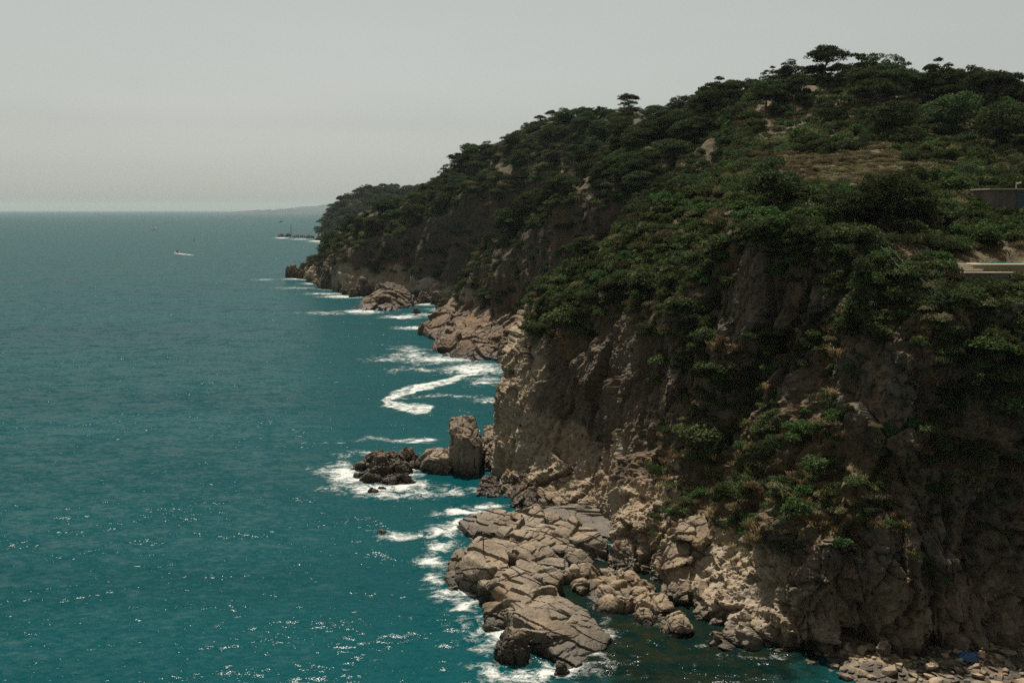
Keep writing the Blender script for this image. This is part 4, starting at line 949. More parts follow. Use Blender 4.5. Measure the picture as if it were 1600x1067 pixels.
# plants that stand out, set by eye on the ground they grow from
def on_ground(px, py): return ground(px, py)[0]
SPECIAL = [  # kind, px, py of the foot, width in photo px, height ratio, name, label, category
 ('p_round', 1203, 322, 100, 0.95, 'pine_tree', 'lone round pine with a forked trunk on the headland shoulder', 'pine tree'),
 ('p_round', 1375, 352, 108, 1.0, 'pine_tree', 'big dark pine in the middle of the clump above the stairs', 'pine tree'),
 ('p_round', 1326, 350, 84, 0.9, 'pine_tree', 'dark pine at the left end of the clump above the stairs', 'pine tree'),
 ('p_round', 1432, 350, 96, 0.9, 'pine_tree', 'dark pine at the right end of the clump above the stairs', 'pine tree'),
 ('p_umbrella', 1241, 150, 52, 1.0, 'pine_tree', 'umbrella pine with a flat leaning cap, highest left of the summit', 'pine tree'),
 ('p_open', 1117, 176, 78, 0.9, 'pine_tree', 'tall open pine with sky showing through, standing over the ridge dip', 'pine tree'),
 ('p_round', 1190, 166, 62, 0.85, 'pine_tree', 'round dark pine on the skyline between the open and the umbrella pine', 'pine tree'),
 ('p_umbrella', 1335, 144, 70, 0.8, 'pine_tree', 'wide umbrella pine at the very summit of the hill', 'pine tree'),
 ('p_umbrella', 1386, 146, 46, 0.9, 'pine_tree', 'small umbrella pine just right of the summit', 'pine tree'),
 ('p_umbrella', 1436, 150, 66, 0.8, 'pine_tree', 'broad umbrella pine right of the summit on the skyline', 'pine tree'),
 ('p_umbrella', 1480, 160, 50, 0.9, 'pine_tree', 'umbrella pine with a bare slanting trunk on the right skyline', 'pine tree'),
 ('p_round', 1520, 172, 44, 0.9, 'pine_tree', 'round pine on the right skyline past the slanting umbrella pine', 'pine tree'),
 ('p_round', 1548, 180, 40, 0.9, 'pine_tree', 'dark pine second from the right edge on the skyline', 'pine tree'),
 ('p_umbrella', 1590, 192, 60, 0.8, 'pine_tree', 'low umbrella pine at the right edge of the skyline', 'pine tree'),
 ('p_round', 1380, 215, 84, 0.9, 'pine_tree', 'dark broad pine on the slope under the summit', 'pine tree'),
 ('p_round', 1490, 205, 90, 0.9, 'pine_tree', 'broad olive green pine on the slope right of the summit', 'pine tree'),
 ('p_round', 1550, 230, 96, 0.9, 'pine_tree', 'large pine standing behind the garden house', 'pine tree'),
 ('p_young', 1345, 506, 52, 2.6, 'young_pine', 'light green young pine growing out of the dark cliff', 'pine tree'),
 ('p_young', 1318, 516, 38, 2.0, 'young_pine', 'small yellowish young pine on the dark cliff, left of the taller', 'pine tree'),
 ('bright', 1482, 300, 92, 0.8, 'shrub', 'big light green leafy bush left of the garden house', 'shrub'),
 ('pinky', 1492, 328, 34, 0.8, 'flowering_shrub', 'pink flowering shrub in the garden slope', 'shrub'),
 ('yellow', 1566, 340, 36, 0.7, 'flowering_shrub', 'yellow flowering shrub below the garden house', 'shrub'),
 ('bright', 1528, 322, 60, 0.55, 'shrub', 'bright green low hedge bush below the garden house', 'shrub'),
 ('maquis', 1450, 372, 50, 0.9, 'shrub', 'grey green bush catching light above the stair landing', 'shrub'),
 ('bright', 1500, 384, 46, 0.9, 'shrub', 'light green bush above the lawn terrace left end', 'shrub'),
 ('bright', 1536, 378, 40, 0.9, 'shrub', 'light green bush behind the garden steps', 'shrub'),
 ('maquis', 1540, 456, 64, 0.6, 'shrub', 'green bush just under the lawn terrace wall', 'shrub'),
 ('bright', 1550, 474, 34, 0.7, 'shrub', 'small bright green bush beside a red flower clump', 'shrub'),
 ('olive', 1590, 446, 46, 0.9, 'shrub', 'grey spiky shrub at the right frame edge below the lawn', 'shrub'),
 ('bright', 1248, 800, 62, 0.95, 'shrub', 'round vivid green bush alone low on the dry slope', 'shrub'),
 ('maquis', 1086, 690, 88, 0.85, 'shrub', 'large dark green bush hanging in the cleft of the cliff', 'shrub'),
 ('maquis', 1062, 668, 60, 0.7, 'shrub', 'dark bush on the left side of the cleft bush', 'shrub'),
 ('maquis', 1030, 562, 54, 0.9, 'shrub', 'dark green bush clinging to the rib of the cliff', 'shrub'),
 ('maquis', 1018, 590, 34, 0.9, 'shrub', 'smaller bush just under the one on the cliff rib', 'shrub'),
 ('olive', 1176, 668, 44, 1.1, 'shrub', 'grey green rounded shrub in the middle of the ledge', 'shrub'),
 ('olive', 1280, 660, 60, 0.6, 'shrub', 'wide grey green shrub at the top of the ledge', 'shrub'),
 ('bright', 1532, 540, 76, 0.7, 'shrub', 'yellow green bush on the right cliff under the stone wall', 'shrub'),
 ('maquis', 1545, 596, 76, 0.8, 'shrub', 'dense green bush in the middle of the right cliff', 'shrub'),
 ('bright', 1586, 560, 60, 0.8, 'shrub', 'green bush at the right frame edge on the cliff', 'shrub'),
 ('maquis', 1572, 640, 80, 0.7, 'shrub', 'green bush hanging over the right cliff, lowest of the dense row', 'shrub'),
 ('bright', 1496, 700, 80, 0.65, 'shrub', 'vivid green bush hanging left over the dark right cliff', 'shrub'),
 ('maquis', 1590, 710, 50, 0.7, 'shrub', 'small green bush at the right edge below the dense row', 'shrub'),
 ('maquis', 828, 520, 46, 0.9, 'shrub', 'dark green bush on the left end of the near cliff top', 'shrub'),
 ('maquis', 870, 496, 76, 0.8, 'shrub', 'dark hanging bush near the left end of the cliff top', 'shrub'),
 ('dark', 1060, 415, 80, 0.9, 'shrub', 'large dark bush on the cliff top left of the bare sandy nose', 'shrub'),
 ('maquis', 1000, 440, 80, 0.8, 'shrub', 'dark green bush spilling over the cliff top middle', 'shrub'),
 ('maquis', 1052, 470, 50, 0.8, 'shrub', 'dark bush hanging down the cliff below the top thicket', 'shrub'),
 ('dark', 1180, 356, 56, 0.9, 'shrub', 'nearly black bush right beside the sandy nose', 'shrub'),
 ('dark', 1260, 372, 70, 0.8, 'shrub', 'dark bush on the cliff edge right of the sandy nose', 'shrub'),
 ('p_round', 750, 466, 40, 0.6, 'pine_tree', 'wind bent pine on the reddish point', 'pine tree'),
 ('p_round', 905, 400, 58, 0.8, 'pine_tree', 'light green round tree in the valley behind the near cliff', 'pine tree'),
 ('p_round', 985, 300, 56, 0.9, 'pine_tree', 'round dark tree in the upper valley', 'pine tree'),
]
for kind, px, py, w, hr, nm, lab, cat in SPECIAL:
    g, f = ground(px, py, 3)
    wm = w * f / FPX
    if py > 430: g = g + Vector((0, -0.32 * wm, 0.0))        # grows out of the steep face
    if kind.startswith('p_'):
        form = kind[2:]; k = random.randrange(3); base = {'umbrella': 1.28, 'round': 1.12, 'open': 1.15, 'young': 0.72}[form]
        s = wm / base; root = link(nm, None, label=lab, cat=cat)
        root.location = g; root.scale = (s, s, s * (hr if form != 'young' else hr * 0.62)); root.rotation_euler = (0, 0, random.uniform(0, 6.28))
        link('trunk', PINE[form][k][1], root); link('crown', PINE[form][k][2], root)
    else:
        s = wm / 2.1; o = link(nm, SHR[kind][random.randrange(3)], label=lab, cat=cat)
        o.location = g - Vector((0, 0, 0.1 * s)); o.scale = (s, s, s * hr * 1.15); o.rotation_euler = (0, 0, random.uniform(0, 6.28))

# the largest in view are things of their own; the rest of each kind is one mass
ZL = {'top': 'near headland top', 'garden': 'garden slope', 'ledge': 'rugged cliff ledge', 'edge': 'near cliff edge', 'face': 'steep near cliff face', 'rise': 'rise below the summit',
      'spur': 'bare soil spur', 'valley': 'wooded spur', 'hill': 'big wooded hill', 'far': 'distant headland', 'skyline': 'skyline ridge'}
KL = {'maquis': 'dark green leafy shrub', 'dark': 'very dark bushy shrub', 'bright': 'bright green leafy shrub', 'olive': 'grey green dry shrub', 'dry': 'tan dry grass tuft', 'agave': 'grey spiky rosette plant', 'p_umbrella': 'flat topped umbrella pine', 'p_round': 'round crowned dark pine', 'p_open': 'open crowned dark pine'}
CATN = {'dry': ('grass_tuft', 'grass'), 'agave': ('spiny_plant', 'plant')}
vis = [p for p in plants if p['vis']]
pines = sorted([p for p in vis if p['kind'].startswith('p_')], key=lambda p: -p['app'])[:270]
shrubs = sorted([p for p in vis if p['kind'] in ('maquis', 'dark', 'bright', 'olive')], key=lambda p: -p['app'])[:255]
tufts = sorted([p for p in vis if p['kind'] in ('dry', 'agave')], key=lambda p: -p['app'])[:110]
TENS = ['', '', 'twenty', 'thirty', 'forty', 'fifty', 'sixty', 'seventy', 'eighty', 'ninety']
ORD = ['leftmost', 'second', 'third', 'fourth', 'fifth', 'sixth', 'seventh', 'eighth', 'ninth', 'tenth', 'eleventh', 'twelfth', 'thirteenth', 'fourteenth', 'fifteenth', 'sixteenth', 'seventeenth', 'eighteenth', 'nineteenth']
def ordinal(i):
    if i < 19: return ORD[i]
    n = i + 1; t, u = divmod(n, 10)
    return {2: 'twentieth', 3: 'thirtieth', 4: 'fortieth', 5: 'fiftieth', 6: 'sixtieth'}.get(t, 'last') if u == 0 else f'{TENS[t]}-{ORD[u - 1] if u > 1 else "first"}'
def place_words(items, whole):
    """label endings by row and order from the left"""
    it = sorted(items, key=lambda p: p['py']); rows = 1 if len(it) <= 6 else (2 if len(it) <= 14 else 3); out = {}
    nm = {1: [''], 2: ['upper ', 'lower '], 3: ['upper ', 'middle ', 'lower ']}[rows]
    for k, part in enumerate(np.array_split(np.arange(len(it)), rows)):
        for j, i in enumerate(sorted(part, key=lambda i: it[i]['px'])):
            o_ = ordinal(j) + (' from left' if j else '')
            out[id(it[i])] = f"{o_} on the {nm[k]}{whole}"
    return out
sets = {}
for p in pines + shrubs + tufts: sets.setdefault((p['kind'], p['zone']), []).append(p)
for (k, zone), items in sets.items():
    words = place_words(items, ZL[zone])
    for p in items:
        p['single'] = True
        if k.startswith('p_'): nm, cat, me = 'pine_tree', 'pine tree', PINE[k[2:]][p['var']][0]
        else: nm, cat = CATN.get(k, ('shrub', 'shrub')); me = SHR[k][p['var'] % len(SHR[k])]
        o = link(nm, me, label=f"{KL[k]}, {words[id(p)]}", cat=cat, group=f"{KL[k]}s on the {ZL[zone]}")
        o.location = p['pos']; o.scale = p['s']; o.rotation_euler = p['rot']
rest = [p for p in plants if not p.get('single')]
def instancer(name, items, label, cat):
    keys = sorted({(p['kind'], p['var']) for p in items}); col = bpy.data.collections.new(name + '_kinds')
    for i, (k, v) in enumerate(keys):
        me = PINE[k[2:]][v][0] if k.startswith('p_') else SHR[k][v % len(SHR[k])]
        po = bpy.data.objects.new(f'{i:03d}_proto', me); col.objects.link(po)
    me = bpy.data.meshes.new(name); me.from_pydata([p['pos'] for p in items], [], [])
    a = me.attributes.new('kind_index', 'INT', 'POINT'); a.data.foreach_set('value', [keys.index((p['kind'], p['var'])) for p in items])
    a = me.attributes.new('size', 'FLOAT_VECTOR', 'POINT'); a.data.foreach_set('vector', np.array([p['s'] for p in items], np.float32).ravel())
    a = me.attributes.new('turn', 'FLOAT_VECTOR', 'POINT'); a.data.foreach_set('vector', np.array([p['rot'] for p in items], np.float32).ravel())
    o = link(name, me, label=label, cat=cat, kind='stuff')
    ng = bpy.data.node_groups.new(name + '_nodes', 'GeometryNodeTree')
    ng.interface.new_socket('Geometry', in_out='INPUT', socket_type='NodeSocketGeometry'); ng.interface.new_socket('Geometry', in_out='OUTPUT', socket_type='NodeSocketGeometry')
    gi = ng.nodes.new('NodeGroupInput'); go = ng.nodes.new('NodeGroupOutput'); ip = ng.nodes.new('GeometryNodeInstanceOnPoints'); ci = ng.nodes.new('GeometryNodeCollectionInfo')
    ci.inputs['Collection'].default_value = col; ci.inputs['Separate Children'].default_value = True; ci.inputs['Reset Children'].default_value = True
    def named(nm, ty):
        n = ng.nodes.new('GeometryNodeInputNamedAttribute'); n.data_type = ty; n.inputs['Name'].default_value = nm; return n.outputs['Attribute']
    e2r = ng.nodes.new('FunctionNodeEulerToRotation')
    L = ng.links.new
    L(gi.outputs[0], ip.inputs['Points']); L(ci.outputs[0], ip.inputs['Instance']); ip.inputs['Pick Instance'].default_value = True
    L(named('kind_index', 'INT'), ip.inputs['Instance Index']); L(named('size', 'FLOAT_VECTOR'), ip.inputs['Scale'])
    L(named('turn', 'FLOAT_VECTOR'), e2r.inputs[0]); L(e2r.outputs[0], ip.inputs['Rotation']); L(ip.outputs[0], go.inputs[0])
    md = o.modifiers.new('scatter', 'NODES'); md.node_group = ng
    return o
for nm, zs, lab in (('headland_scrub', ('top', 'garden', 'ledge', 'edge', 'face'), 'mixed low scrub covering the near headland'), ('rise_scrub', ('rise', 'skyline'), 'scrub and trees covering the rise to the skyline'),
                    ('spur_scrub', ('spur', 'valley'), 'scrub covering the spurs behind the near cliff'), ('hill_scrub', ('hill',), 'scrub and woods covering the big far hill'), ('far_woods', ('far',), 'blue green woods on the distant headland')):
    it = [p for p in rest if p['zone'] in zs]
    if it: instancer(nm, it, lab, 'scrub')

# ------------------------------------------------------------------ beach, boulders
def beach_z(x, y): return np.clip((x - 29.5) * 0.2, -2.0, 0.15) + np.clip((y - 80.0) * 0.05, -0.2, 0.2)
bx_, by_ = np.meshgrid(np.linspace(24, 75, 130), np.linspace(62, 90, 78), indexing='ij')
bP = np.stack([bx_, by_, beach_z(bx_, by_)], -1); bP[..., 2] += 0.10 * fbm(bP / 0.9, 3, 301)
link('stony_beach', mesh_np('stony_beach', bP.reshape(-1, 3), grid_faces(130, 78), (M['boulder'],), True), kind='structure')
def stone_mesh(seed, sq):
    r = np.random.default_rng(seed); d = r.normal(size=(15, 3)); d /= np.linalg.norm(d, axis=1, keepdims=True)
    pts = d * np.array([1.0, r.uniform(.65, .95), sq]) * r.uniform(0.8, 1.1, (15, 1))
    me = hull_mesh([pts]); bm = bmesh.new(); bm.from_mesh(me); bmesh.ops.bevel(bm, geom=bm.edges[:], offset=0.03, segments=1, affect='EDGES'); bm.to_mesh(me); bm.free()
    me.materials.append(M['boulder']); return me
STONES = [stone_mesh(600 + k, [0.5, 0.7, 0.45, 0.62, 0.8, 0.55][k]) for k in range(6)]
r = np.random.default_rng(77); placed = []
for size_lo, size_hi, cnt in ((0.65, 1.05, 26), (0.38, 0.65, 90), (0.22, 0.38, 330)):
    tries = 0; n = 0
    while n < cnt and tries < 6000:
        tries += 1; x, y = r.uniform(26.0, 47), r.uniform(78.0, 87.4); s = r.uniform(size_lo, size_hi)
        if any((x - a) ** 2 + (y - b) ** 2 < (0.72 * (s + c)) ** 2 for a, b, c, _ in placed): continue
        placed.append((x, y, s, r.uniform(0, 6.28))); n += 1
st = []
for x, y, s, th in placed:
    z = float(beach_z(x, y)); px, py, _ = project(np.array([x, y, z])); st.append(dict(px=float(px), py=float(py), x=x, y=y, z=z, s=s, th=th))
inf = sorted([q for q in st if -10 < q['px'] < 1610 and q['py'] < 1085], key=lambda q: -q['s'])[:260]
big = {id(q) for q in inf}
for cls, rng_ in (('large pale beach boulder', (0.65, 9)), ('pale beach stone', (0.38, 0.65)), ('small beach stone', (0, 0.38))):
    its = [q for q in inf if rng_[0] <= q['s'] < rng_[1]]
    if not its: continue
    words = place_words(its, 'stony beach')
    for q in its:
        o = link('beach_boulder', STONES[int(q['th'] * 100) % 6], label=f"{cls}, {words[id(q)]}", cat='boulder', group=cls + 's')
        o.location = (q['x'], q['y'], q['z'] + 0.12 * q['s']); o.scale = (q['s'],) * 3; o.rotation_euler = (0.2 * math.sin(q['th'] * 7), 0.2 * math.cos(q['th'] * 5), q['th'])
# fallen boulders at the cliff foot
rock('fallen_boulder', [lump(1372, 1398, 1037, 1.6, 1.8, 222, -0.5)], 'outcrop', 0.08, rdisp(1.0, 0.1, 320), 'rounded grey boulder at the dark cliff foot by the beach', 'boulder')

# ------------------------------------------------------------------ small made things
def bm_obj(name, build, mat, parent=None, **kw):
    bm = bmesh.new(); build(bm); me = bpy.data.meshes.new(name); bm.to_mesh(me); bm.free()
    me.materials.append(mat); return link(name, me, parent, **kw)
def box(bm, c, s, rz=0.0, bevel=0.0, rx=0.0):
    m = Matrix.Translation(c) @ Matrix.Rotation(rz, 4, 'Z') @ Matrix.Rotation(rx, 4, 'X') @ Matrix.Diagonal((*s, 1))
    g = bmesh.ops.create_cube(bm, size=1.0, matrix=m)
    if bevel: bmesh.ops.bevel(bm, geom=list({e for v in g['verts'] for e in v.link_edges}), offset=bevel, segments=2, affect='EDGES')
def bar(bm, a, b, r_, sides=8):
    a, b = Vector(a), Vector(b); d = b - a
    m = Matrix.Translation((a + b) / 2) @ d.to_track_quat('Z', 'Y').to_matrix().to_4x4()
    bmesh.ops.create_cone(bm, cap_ends=True, segments=sides, radius1=r_, radius2=r_, depth=d.length, matrix=m)
M['rail'] = plain_mat('green_grey_rail_paint', (0.03, 0.05, 0.046), 0.8, 0.3, 8)
M['tread'] = plain_mat('weathered_tread', (0.12, 0.095, 0.07), 0.85, 0.3, 5)
M['stone_wall'] = rock_mat('garden_wall_stone', (0.17, 0.155, 0.13), (0.14, 0.115, 0.09), (0.06, 0.05, 0.04), 3.0)
M['coping'] = plain_mat('pale_coping', (0.38, 0.32, 0.24), 0.8, 0.2, 3, 0.01)
M['lawn'] = plain_mat('mown_lawn', (0.075, 0.115, 0.035), 0.95, 0.4, 7, 0.03)
M['pool'] = plain_mat('pool_water', (0.03, 0.20, 0.18), 0.08, 0.15, 2)
M['door'] = plain_mat('dark_teal_door', (0.012, 0.035, 0.04), 0.4, 0.2, 4)
M['metal'] = plain_mat('grey_flue_metal', (0.28, 0.25, 0.22), 0.5, 0.2, 5)
# cliff stairs
def V3(p): return Vector([float(c) for c in p])
def flight(name, a, b, n, lab, wid=0.9):
    a, b = V3(a), V3(b); root = link(name, None, label=lab, cat='stairs'); root.location = b
    d = (b - a); hd = Vector((d.x, d.y, 0)).normalized(); side = Vector((-hd.y, hd.x, 0)); rz = math.atan2(hd.y, hd.x)
    for k in range(n):
        c = a + d * ((k + 0.5) / n) - b
        bm_obj('tread', lambda bm: box(bm, c, (d.length / n * 0.9, wid, 0.05), rz), M['tread'], root)
    for sg in (-1, 1):
        off = side * sg * wid / 2
        bm_obj('stringer', lambda bm: bar(bm, a - b + off - Vector((0, 0, .1)), off - Vector((0, 0, .1)), 0.05), M['rail'], root)
        bm_obj('handrail', lambda bm: bar(bm, a - b + off + Vector((0, 0, 1)), off + Vector((0, 0, 1)), 0.035), M['rail'], root)
        bm_obj('mid_rail', lambda bm: bar(bm, a - b + off + Vector((0, 0, .5)), off + Vector((0, 0, .5)), 0.025), M['rail'], root)
        for k in range(6):
            c = a + d * (k / 5) - b + off; bm_obj('post', lambda bm: bar(bm, c, c + Vector((0, 0, 1)), 0.03), M['rail'], root)
    return root
def near_ground(px, py, d=0.7): return np.array(ground(px, py, 2)[0]) + np.array([0, -d, 0.15])
S0, S1_, S2_, S3_ = near_ground(1380, 396), near_ground(1411, 436), near_ground(1424, 440), near_ground(1472, 476)
print('STAIRS', S0, S1_, S2_, S3_)
flight('cliff_stairs', S0, S1_, 12, 'upper flight of green railed stairs on the dark cliff')
flight('cliff_stairs', S2_, S3_, 14, 'lower flight of green railed stairs below the landing')
land = link('stair_landing', None, label='small railed landing between the two cliff stair flights', cat='landing'); land.location = V3((S1_ + S2_) / 2)
bm_obj('deck', lambda bm: box(bm, (0, 0, -0.06), (1.7, 1.5, 0.1)), M['tread'], land)
for px_, py_ in ((-.8, -.7), (.8, -.7), (-.8, .7), (0, -.7)):
    bm_obj('post', lambda bm: bar(bm, (px_, py_, -0.6), (px_, py_, 1.0), 0.035), M['rail'], land)
for z_ in (0.5, 1.0):
    bm_obj('handrail', lambda bm: (bar(bm, (-.8, -.7, z_), (.8, -.7, z_), 0.03), bar(bm, (-.8, -.7, z_), (-.8, .7, z_), 0.03)), M['rail'], land)
# garden terrace: retaining wall with lawn, steps, pool
tz = float(at(1540, 427, 105.0)[2]); tx0, tx1 = float(at(1492, 427, 105.0)[0]), float(at(1584, 427, 105.0)[0]); tw = tx1 - tx0
ter = link('garden_terrace', None, label='lawn terrace held by a stone wall in the garden slope', cat='terrace'); ter.location = (tx0, 105.0, tz)
bm_obj('retaining_wall', lambda bm: box(bm, (tw / 2, 0.25, -1.6), (tw, 0.5, 3.2)), M['stone_wall'], ter)
bm_obj('coping', lambda bm: box(bm, (tw / 2, 0.25, 0.04), (tw + 0.1, 0.62, 0.1), 0, 0.02), M['coping'], ter)
bm_obj('lawn', lambda bm: box(bm, (tw / 2, 3.2, -0.55), (tw - 0.02, 5.3, 1.08)), M['lawn'], ter)
stp = link('garden_steps', None, label='pale garden steps rising from the lawn to the pool', cat='steps'); stp.location = (tx0 + tw * 0.42, 107.6, tz)
for k in range(4): bm_obj('step', lambda bm: box(bm, (0.25 * k, 0.55 * k, 0.09 + 0.18 * k), (3.0, 0.62, 0.18), 0, 0.015), M['coping'], stp)
pol = link('swimming_pool', None, label='teal pool with tan paved edge at the right frame edge', cat='pool'); pol.location = (tx0 + tw * 0.62, 108.6, tz + 0.75)
bm_obj('paving', lambda bm: box(bm, (3.2, 1.6, -0.45), (7.5, 4.2, 0.9)), plain_mat('tan_paving', (0.26, 0.19, 0.12), 0.85, 0.25, 4), pol)
bm_obj('water', lambda bm: box(bm, (3.9, 2.4, 0.0), (5.2, 2.0, 0.08)), M['pool'], pol)
# garden house
hg = at(1546, 322, 132.0); htop = at(1546, 297, 132.0); hh = float(htop[2] - hg[2]) + 1.2
hs_ = link('garden_house', None, label='low flat roofed stone house at the right frame edge', cat='house'); hs_.location = (float(hg[0]), 132.0, float(htop[2]) - hh)
bm_obj('wall', lambda bm: box(bm, (4.5, 2.5, hh / 2), (9.0, 5.0, hh)), M['stone_wall'], hs_)
bm_obj('roof', lambda bm: box(bm, (4.5, 2.4, hh + 0.11), (9.6, 5.6, 0.2), 0, 0.02), M['coping'], hs_)
dr_ = bm_obj('door', lambda bm: box(bm, (4.5, -0.03, hh / 2), (2.0, 0.1, hh - 0.1)), M['door'], hs_)
bm_obj('handle', lambda bm: box(bm, (3.7, -0.12, 1.1), (0.06, 0.08, 0.3), 0, 0.01), M['metal'], dr_)
fl = bm_obj('flue', lambda bm: (bar(bm, (4.1, 1.5, hh + 0.1), (4.1, 1.5, hh + 0.9), 0.09), bar(bm, (4.05, 1.5, hh + 0.85), (4.75, 1.5, hh + 1.0), 0.09)), M['metal'], hs_)
# low stone wall below the garden
g0 = at(1556, 482, 98.5); 
bm_obj('stone_wall', lambda bm: box(bm, (3.0, 0.4, -0.4), (6.0, 0.8, 1.8), 0, 0.05), M['stone_wall'], None, label='low dark stone wall below the garden bushes', cat='wall').location = V3(g0)
rf = link('red_flowers', SHR['pinky'][0].copy(), label='tiny clump of red flowers under the garden bushes', cat='flowers'); g, f_ = ground(1537, 470, 3)
rf.data.materials.clear(); rf.data.materials.append(leaf_mat('red_petals', (0.12, 0.01, 0.012), (0.5, 0.03, 0.05))); rf.location = g + Vector((0, -0.6, 0.1)); rf.scale = (0.35,) * 3

# post on the shelf, mast on the reef
g, f_ = ground(755, 856, 1)
bm_obj('post', lambda bm: (bar(bm, (0, 0, -0.4), (0, 0, 1.5), 0.06), bar(bm, (0, 0, 1.45), (0, 0, 1.9), 0.12)), M['metal'] if False else plain_mat('dark_iron', (0.03, 0.032, 0.035), 0.6), None, label='thin dark post with a thick head on the rock shelf', cat='post').location = g
mp_ = on_z(455, 369, 0)
bm_obj('mast', lambda bm: (bar(bm, (0, 0, -1), (0, 0, 17), 0.35), bar(bm, (0, 0, 16), (0, 0, 18.5), 0.18)), plain_mat('grey_mast', (0.10, 0.11, 0.11), 0.6), None, label='thin tall mast standing on the far reef', cat='mast').location = V3(mp_)

# boats
M['hull_white'] = plain_mat('white_boat_paint', (0.75, 0.75, 0.72), 0.35, 0.08, 1)
M['boat_dark'] = plain_mat('dark_canopy', (0.02, 0.022, 0.025), 0.6, 0.2, 1)
def boat(px, py, length, heading, lab, hull_m, cabin_m, nm='motorboat'):
    root = link(nm, None, label=lab, cat='boat'); root.location = V3(on_z(px, py, 0)); root.rotation_euler = (0, 0, heading); root.scale = (length,) * 3
    V, F = [], []; secs = [(-.5, .15, .14), (-.3, .17, .14), (0, .17, .15), (.25, .13, .17), (.42, .06, .19), (.5, .005, .20)]
    for x, w, h in secs: V += [(x, -w, h), (x, -w * .75, -.02), (x, 0, -.05), (x, w * .75, -.02), (x, w, h)]
    for i in range(5):
        for k in range(4): F.append((i * 5 + k, (i + 1) * 5 + k, (i + 1) * 5 + k + 1, i * 5 + k + 1))
        F.append((i * 5 + 4, (i + 1) * 5 + 4, (i + 1) * 5, i * 5))
    F.append((0, 1, 2, 3)); F = np.array(F); link('hull', mesh_np('hull', V, F, (hull_m,), False), root)
    cb = bm_obj('cabin', lambda bm: box(bm, (-.02, 0, .20), (.34, .22, .13), 0, .02), cabin_m, root)
    bm_obj('windscreen', lambda bm: box(bm, (.16, 0, .22), (.02, .2, .10), 0, 0, 0), M['boat_dark'], cb)
    bm_obj('canopy', lambda bm: (box(bm, (-.05, 0, .38), (.34, .26, .02)), bar(bm, (-.18, .11, .2), (-.18, .11, .38), .008), bar(bm, (-.18, -.11, .2), (-.18, -.11, .38), .008), bar(bm, (.1, .11, .2), (.1, .11, .38), .008), bar(bm, (.1, -.11, .2), (.1, -.11, .38), .008)), cabin_m, root)
boat(277, 395.5, 7.0, math.radians(165), 'small motorboat with dark canopy and a long white wake', M['hull_white'], M['boat_dark'])
boat(241, 359, 12.0, math.radians(178), 'white yacht far out on the left', M['hull_white'], M['hull_white'], 'yacht')
boat(439, 347.5, 12.0, math.radians(10), 'dark motorboat near the horizon before the far coast', M['boat_dark'], M['boat_dark'])
bp = on_z(303.5, 377, 0)
bm_obj('buoy', lambda bm: (bmesh.ops.create_uvsphere(bm, u_segments=12, v_segments=8, radius=1.0, matrix=Matrix.Diagonal((1, 1, .7, 1))), bar(bm, (0, 0, .5), (0, 0, 3.2), .3), box(bm, (0, 0, 3.0), (.9, .9, .8), 0, .1)), M['boat_dark'], None, label='small dark buoy floating alone in open water', cat='buoy').location = V3(bp)
foam_sheet('boat_wake', (-360, -270, 860, 980), 0.6, streak([(274, 396, .9), (282, 396.8, 1.0), (296, 398.3, .7), (304, 399.2, .4)], .8), 'white wake trailing the small motorboat', 'wake', 0.05)
foam_sheet('boat_wake', (-1100, -800, 1800, 2500), 3.0, streak([(234, 359.4, .5), (247, 359.2, .5)], .8), 'white bow wave along the far yacht', 'wake', 0.05)
foam_sheet('boat_wake', (-1160, -760, 2900, 4200), 5.0, streak([(428, 348.8, .25), (439, 348.4, .35)], .8), 'pale wake behind the dark motorboat near the horizon', 'wake', 0.05)

# blue heap under the cliff
hp = at(1512, 1046, 83.9); hp[2] = float(beach_z(hp[0], hp[1])) + 0.15
def cloth(bm):
    n = 16; vs = []
    for i in range(n):
        for j in range(n):
            u, v = i / (n - 1) * 2 - 1, j / (n - 1) * 2 - 1; z_ = 0.75 * max(0, 1 - u * u) ** .6 * max(0, 1 - v * v) ** .6
            w = vnoise(np.array([[u * 3, v * 3, 1.0]]), 8)[0] * 0.16 + vnoise(np.array([[u * 7, v * 7, 4.0]]), 9)[0] * 0.07
            vs.append(bm.verts.new((u * 1.0 + w * .4, v * 0.6, z_ + w)))
    for i in range(n - 1):
        for j in range(n - 1): bm.faces.new((vs[i * n + j], vs[(i + 1) * n + j], vs[(i + 1) * n + j + 1], vs[i * n + j + 1]))
bm_obj('tarpaulin_heap', cloth, plain_mat('blue_tarpaulin', (0.012, 0.06, 0.14), 0.4, 0.5, 3), None, label='crumpled blue sheeting heaped in the shade at the cliff foot', cat='tarpaulin').location = V3(hp)
for dx, lab, sz in ((-0.85, 'pale bundle at the left side of the blue sheeting', (.35, .3, .3)), (0.95, 'pale bundle at the right side of the blue sheeting', (.4, .35, .6))):
    bm_obj('bundle', lambda bm: box(bm, (0, 0, sz[2] / 2), sz, .4, .08), plain_mat('pale_sacking', (0.35, 0.42, 0.42), 0.8, 0.3, 6), None, label=lab, cat='bundle').location = V3(hp) + Vector((dx, -0.45, 0))

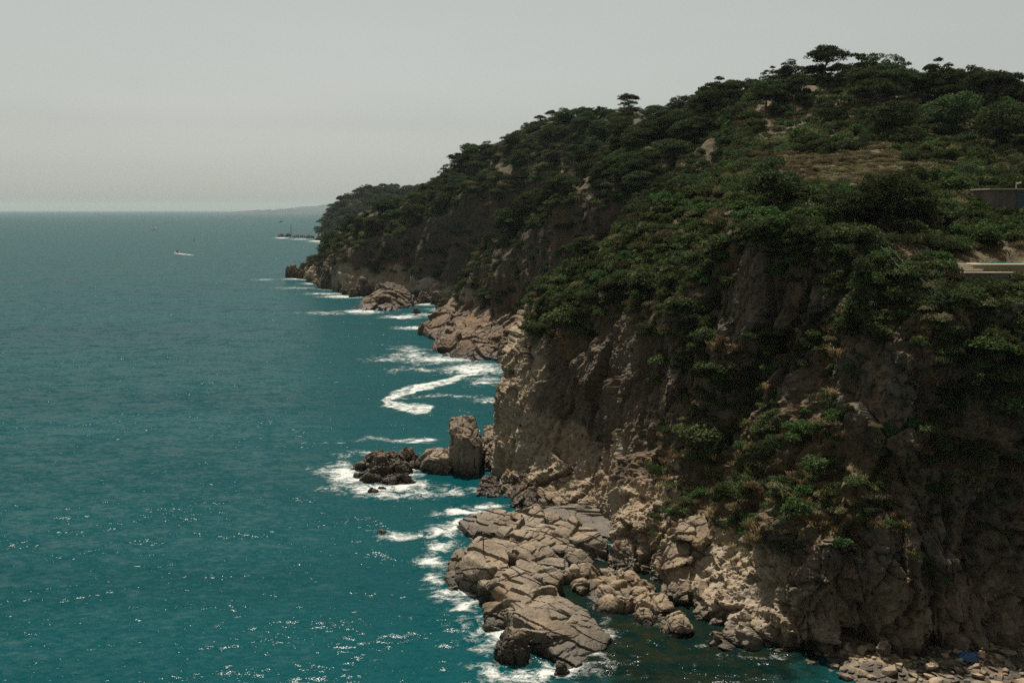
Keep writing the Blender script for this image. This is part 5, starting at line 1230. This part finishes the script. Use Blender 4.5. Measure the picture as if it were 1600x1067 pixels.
# person on the beach: bare torso, dark shorts
def person(px, py, Y):
    g = V3(at(px, py, Y)); g.z = float(beach_z(g.x, g.y)) + 0.2
    me = bpy.data.meshes.new('body')
    J = {'pel': (0, 0, .95), 'sp': (0, .01, 1.15), 'ch': (0, 0, 1.36), 'nk': (0, 0, 1.5), 'hd': (0, -.02, 1.63), 'ht': (0, -.02, 1.73), 'ls': (-.18, 0, 1.42), 'rs': (.18, 0, 1.42), 'le': (-.26, .02, 1.15), 're': (.26, -.03, 1.16), 'lw': (-.27, -.06, .92), 'rw': (.24, -.16, .96), 'lh': (-.27, -.09, .83), 'rh': (.22, -.23, .92),
         'lp': (-.10, 0, .90), 'rp': (.10, 0, .90), 'lk': (-.12, -.03, .50), 'rk': (.13, -.05, .50), 'la': (-.12, .03, .08), 'ra': (.14, .02, .10), 'lf': (-.13, -.12, .03), 'rf': (.16, -.13, .05)}
    R_ = {'pel': .145, 'sp': .13, 'ch': .155, 'nk': .06, 'hd': .098, 'ht': .07, 'ls': .07, 'rs': .07, 'le': .045, 're': .045, 'lw': .032, 'rw': .032, 'lh': .04, 'rh': .04, 'lp': .095, 'rp': .095, 'lk': .06, 'rk': .06, 'la': .042, 'ra': .042, 'lf': .038, 'rf': .038}
    Eg = [('pel', 'sp'), ('sp', 'ch'), ('ch', 'nk'), ('nk', 'hd'), ('hd', 'ht'), ('ch', 'ls'), ('ls', 'le'), ('le', 'lw'), ('lw', 'lh'), ('ch', 'rs'), ('rs', 're'), ('re', 'rw'), ('rw', 'rh'), ('pel', 'lp'), ('lp', 'lk'), ('lk', 'la'), ('la', 'lf'), ('pel', 'rp'), ('rp', 'rk'), ('rk', 'ra'), ('ra', 'rf')]
    K = list(J); me.from_pydata([J[k] for k in K], [(K.index(a), K.index(b)) for a, b in Eg], [])
    def skinned(name, me, rad, root_i, mat, parent, lab=None):
        o = bpy.data.objects.new('tmp', me); COL.objects.link(o); o.modifiers.new('skin', 'SKIN'); o.modifiers.new('sub', 'SUBSURF').levels = 2
        for i, v in enumerate(me.skin_vertices[0].data): v.radius = (rad[i], rad[i]); v.use_root = (i == root_i)
        dg = bpy.context.evaluated_depsgraph_get(); m2 = bpy.data.meshes.new_from_object(o.evaluated_get(dg)); bpy.data.objects.remove(o)
        m2.materials.clear(); m2.materials.append(mat); return link(name, m2, parent)
    root = link('person', None, label='person in dark shorts standing on the stony beach', cat='person'); root.location = g; root.rotation_euler = (0, 0, 2.6)
    skinned('body', me, [R_[k] for k in K], 0, plain_mat('skin', (0.42, 0.23, 0.15), 0.6, 0.1, 4), root)
    ms = bpy.data.meshes.new('shorts'); ms.from_pydata([(0, 0, 1.02), (0, 0, .93), (-.10, 0, .88), (-.115, -.02, .60), (.10, 0, .88), (.12, -.03, .60)], [(0, 1), (1, 2), (2, 3), (1, 4), (4, 5)], [])
    skinned('shorts', ms, [.15, .165, .115, .10, .115, .10], 0, plain_mat('dark_shorts', (0.02, 0.02, 0.025), 0.9), root)
    def hair(bm): bmesh.ops.create_uvsphere(bm, u_segments=12, v_segments=8, radius=.112, matrix=Matrix.Translation((0, .015, 1.69)) @ Matrix.Diagonal((1, 1.05, .9, 1)))
    bm_obj('hair', hair, plain_mat('brown_hair', (0.06, 0.035, 0.02), 0.8), root)
person(1532, 1056, 82.4)
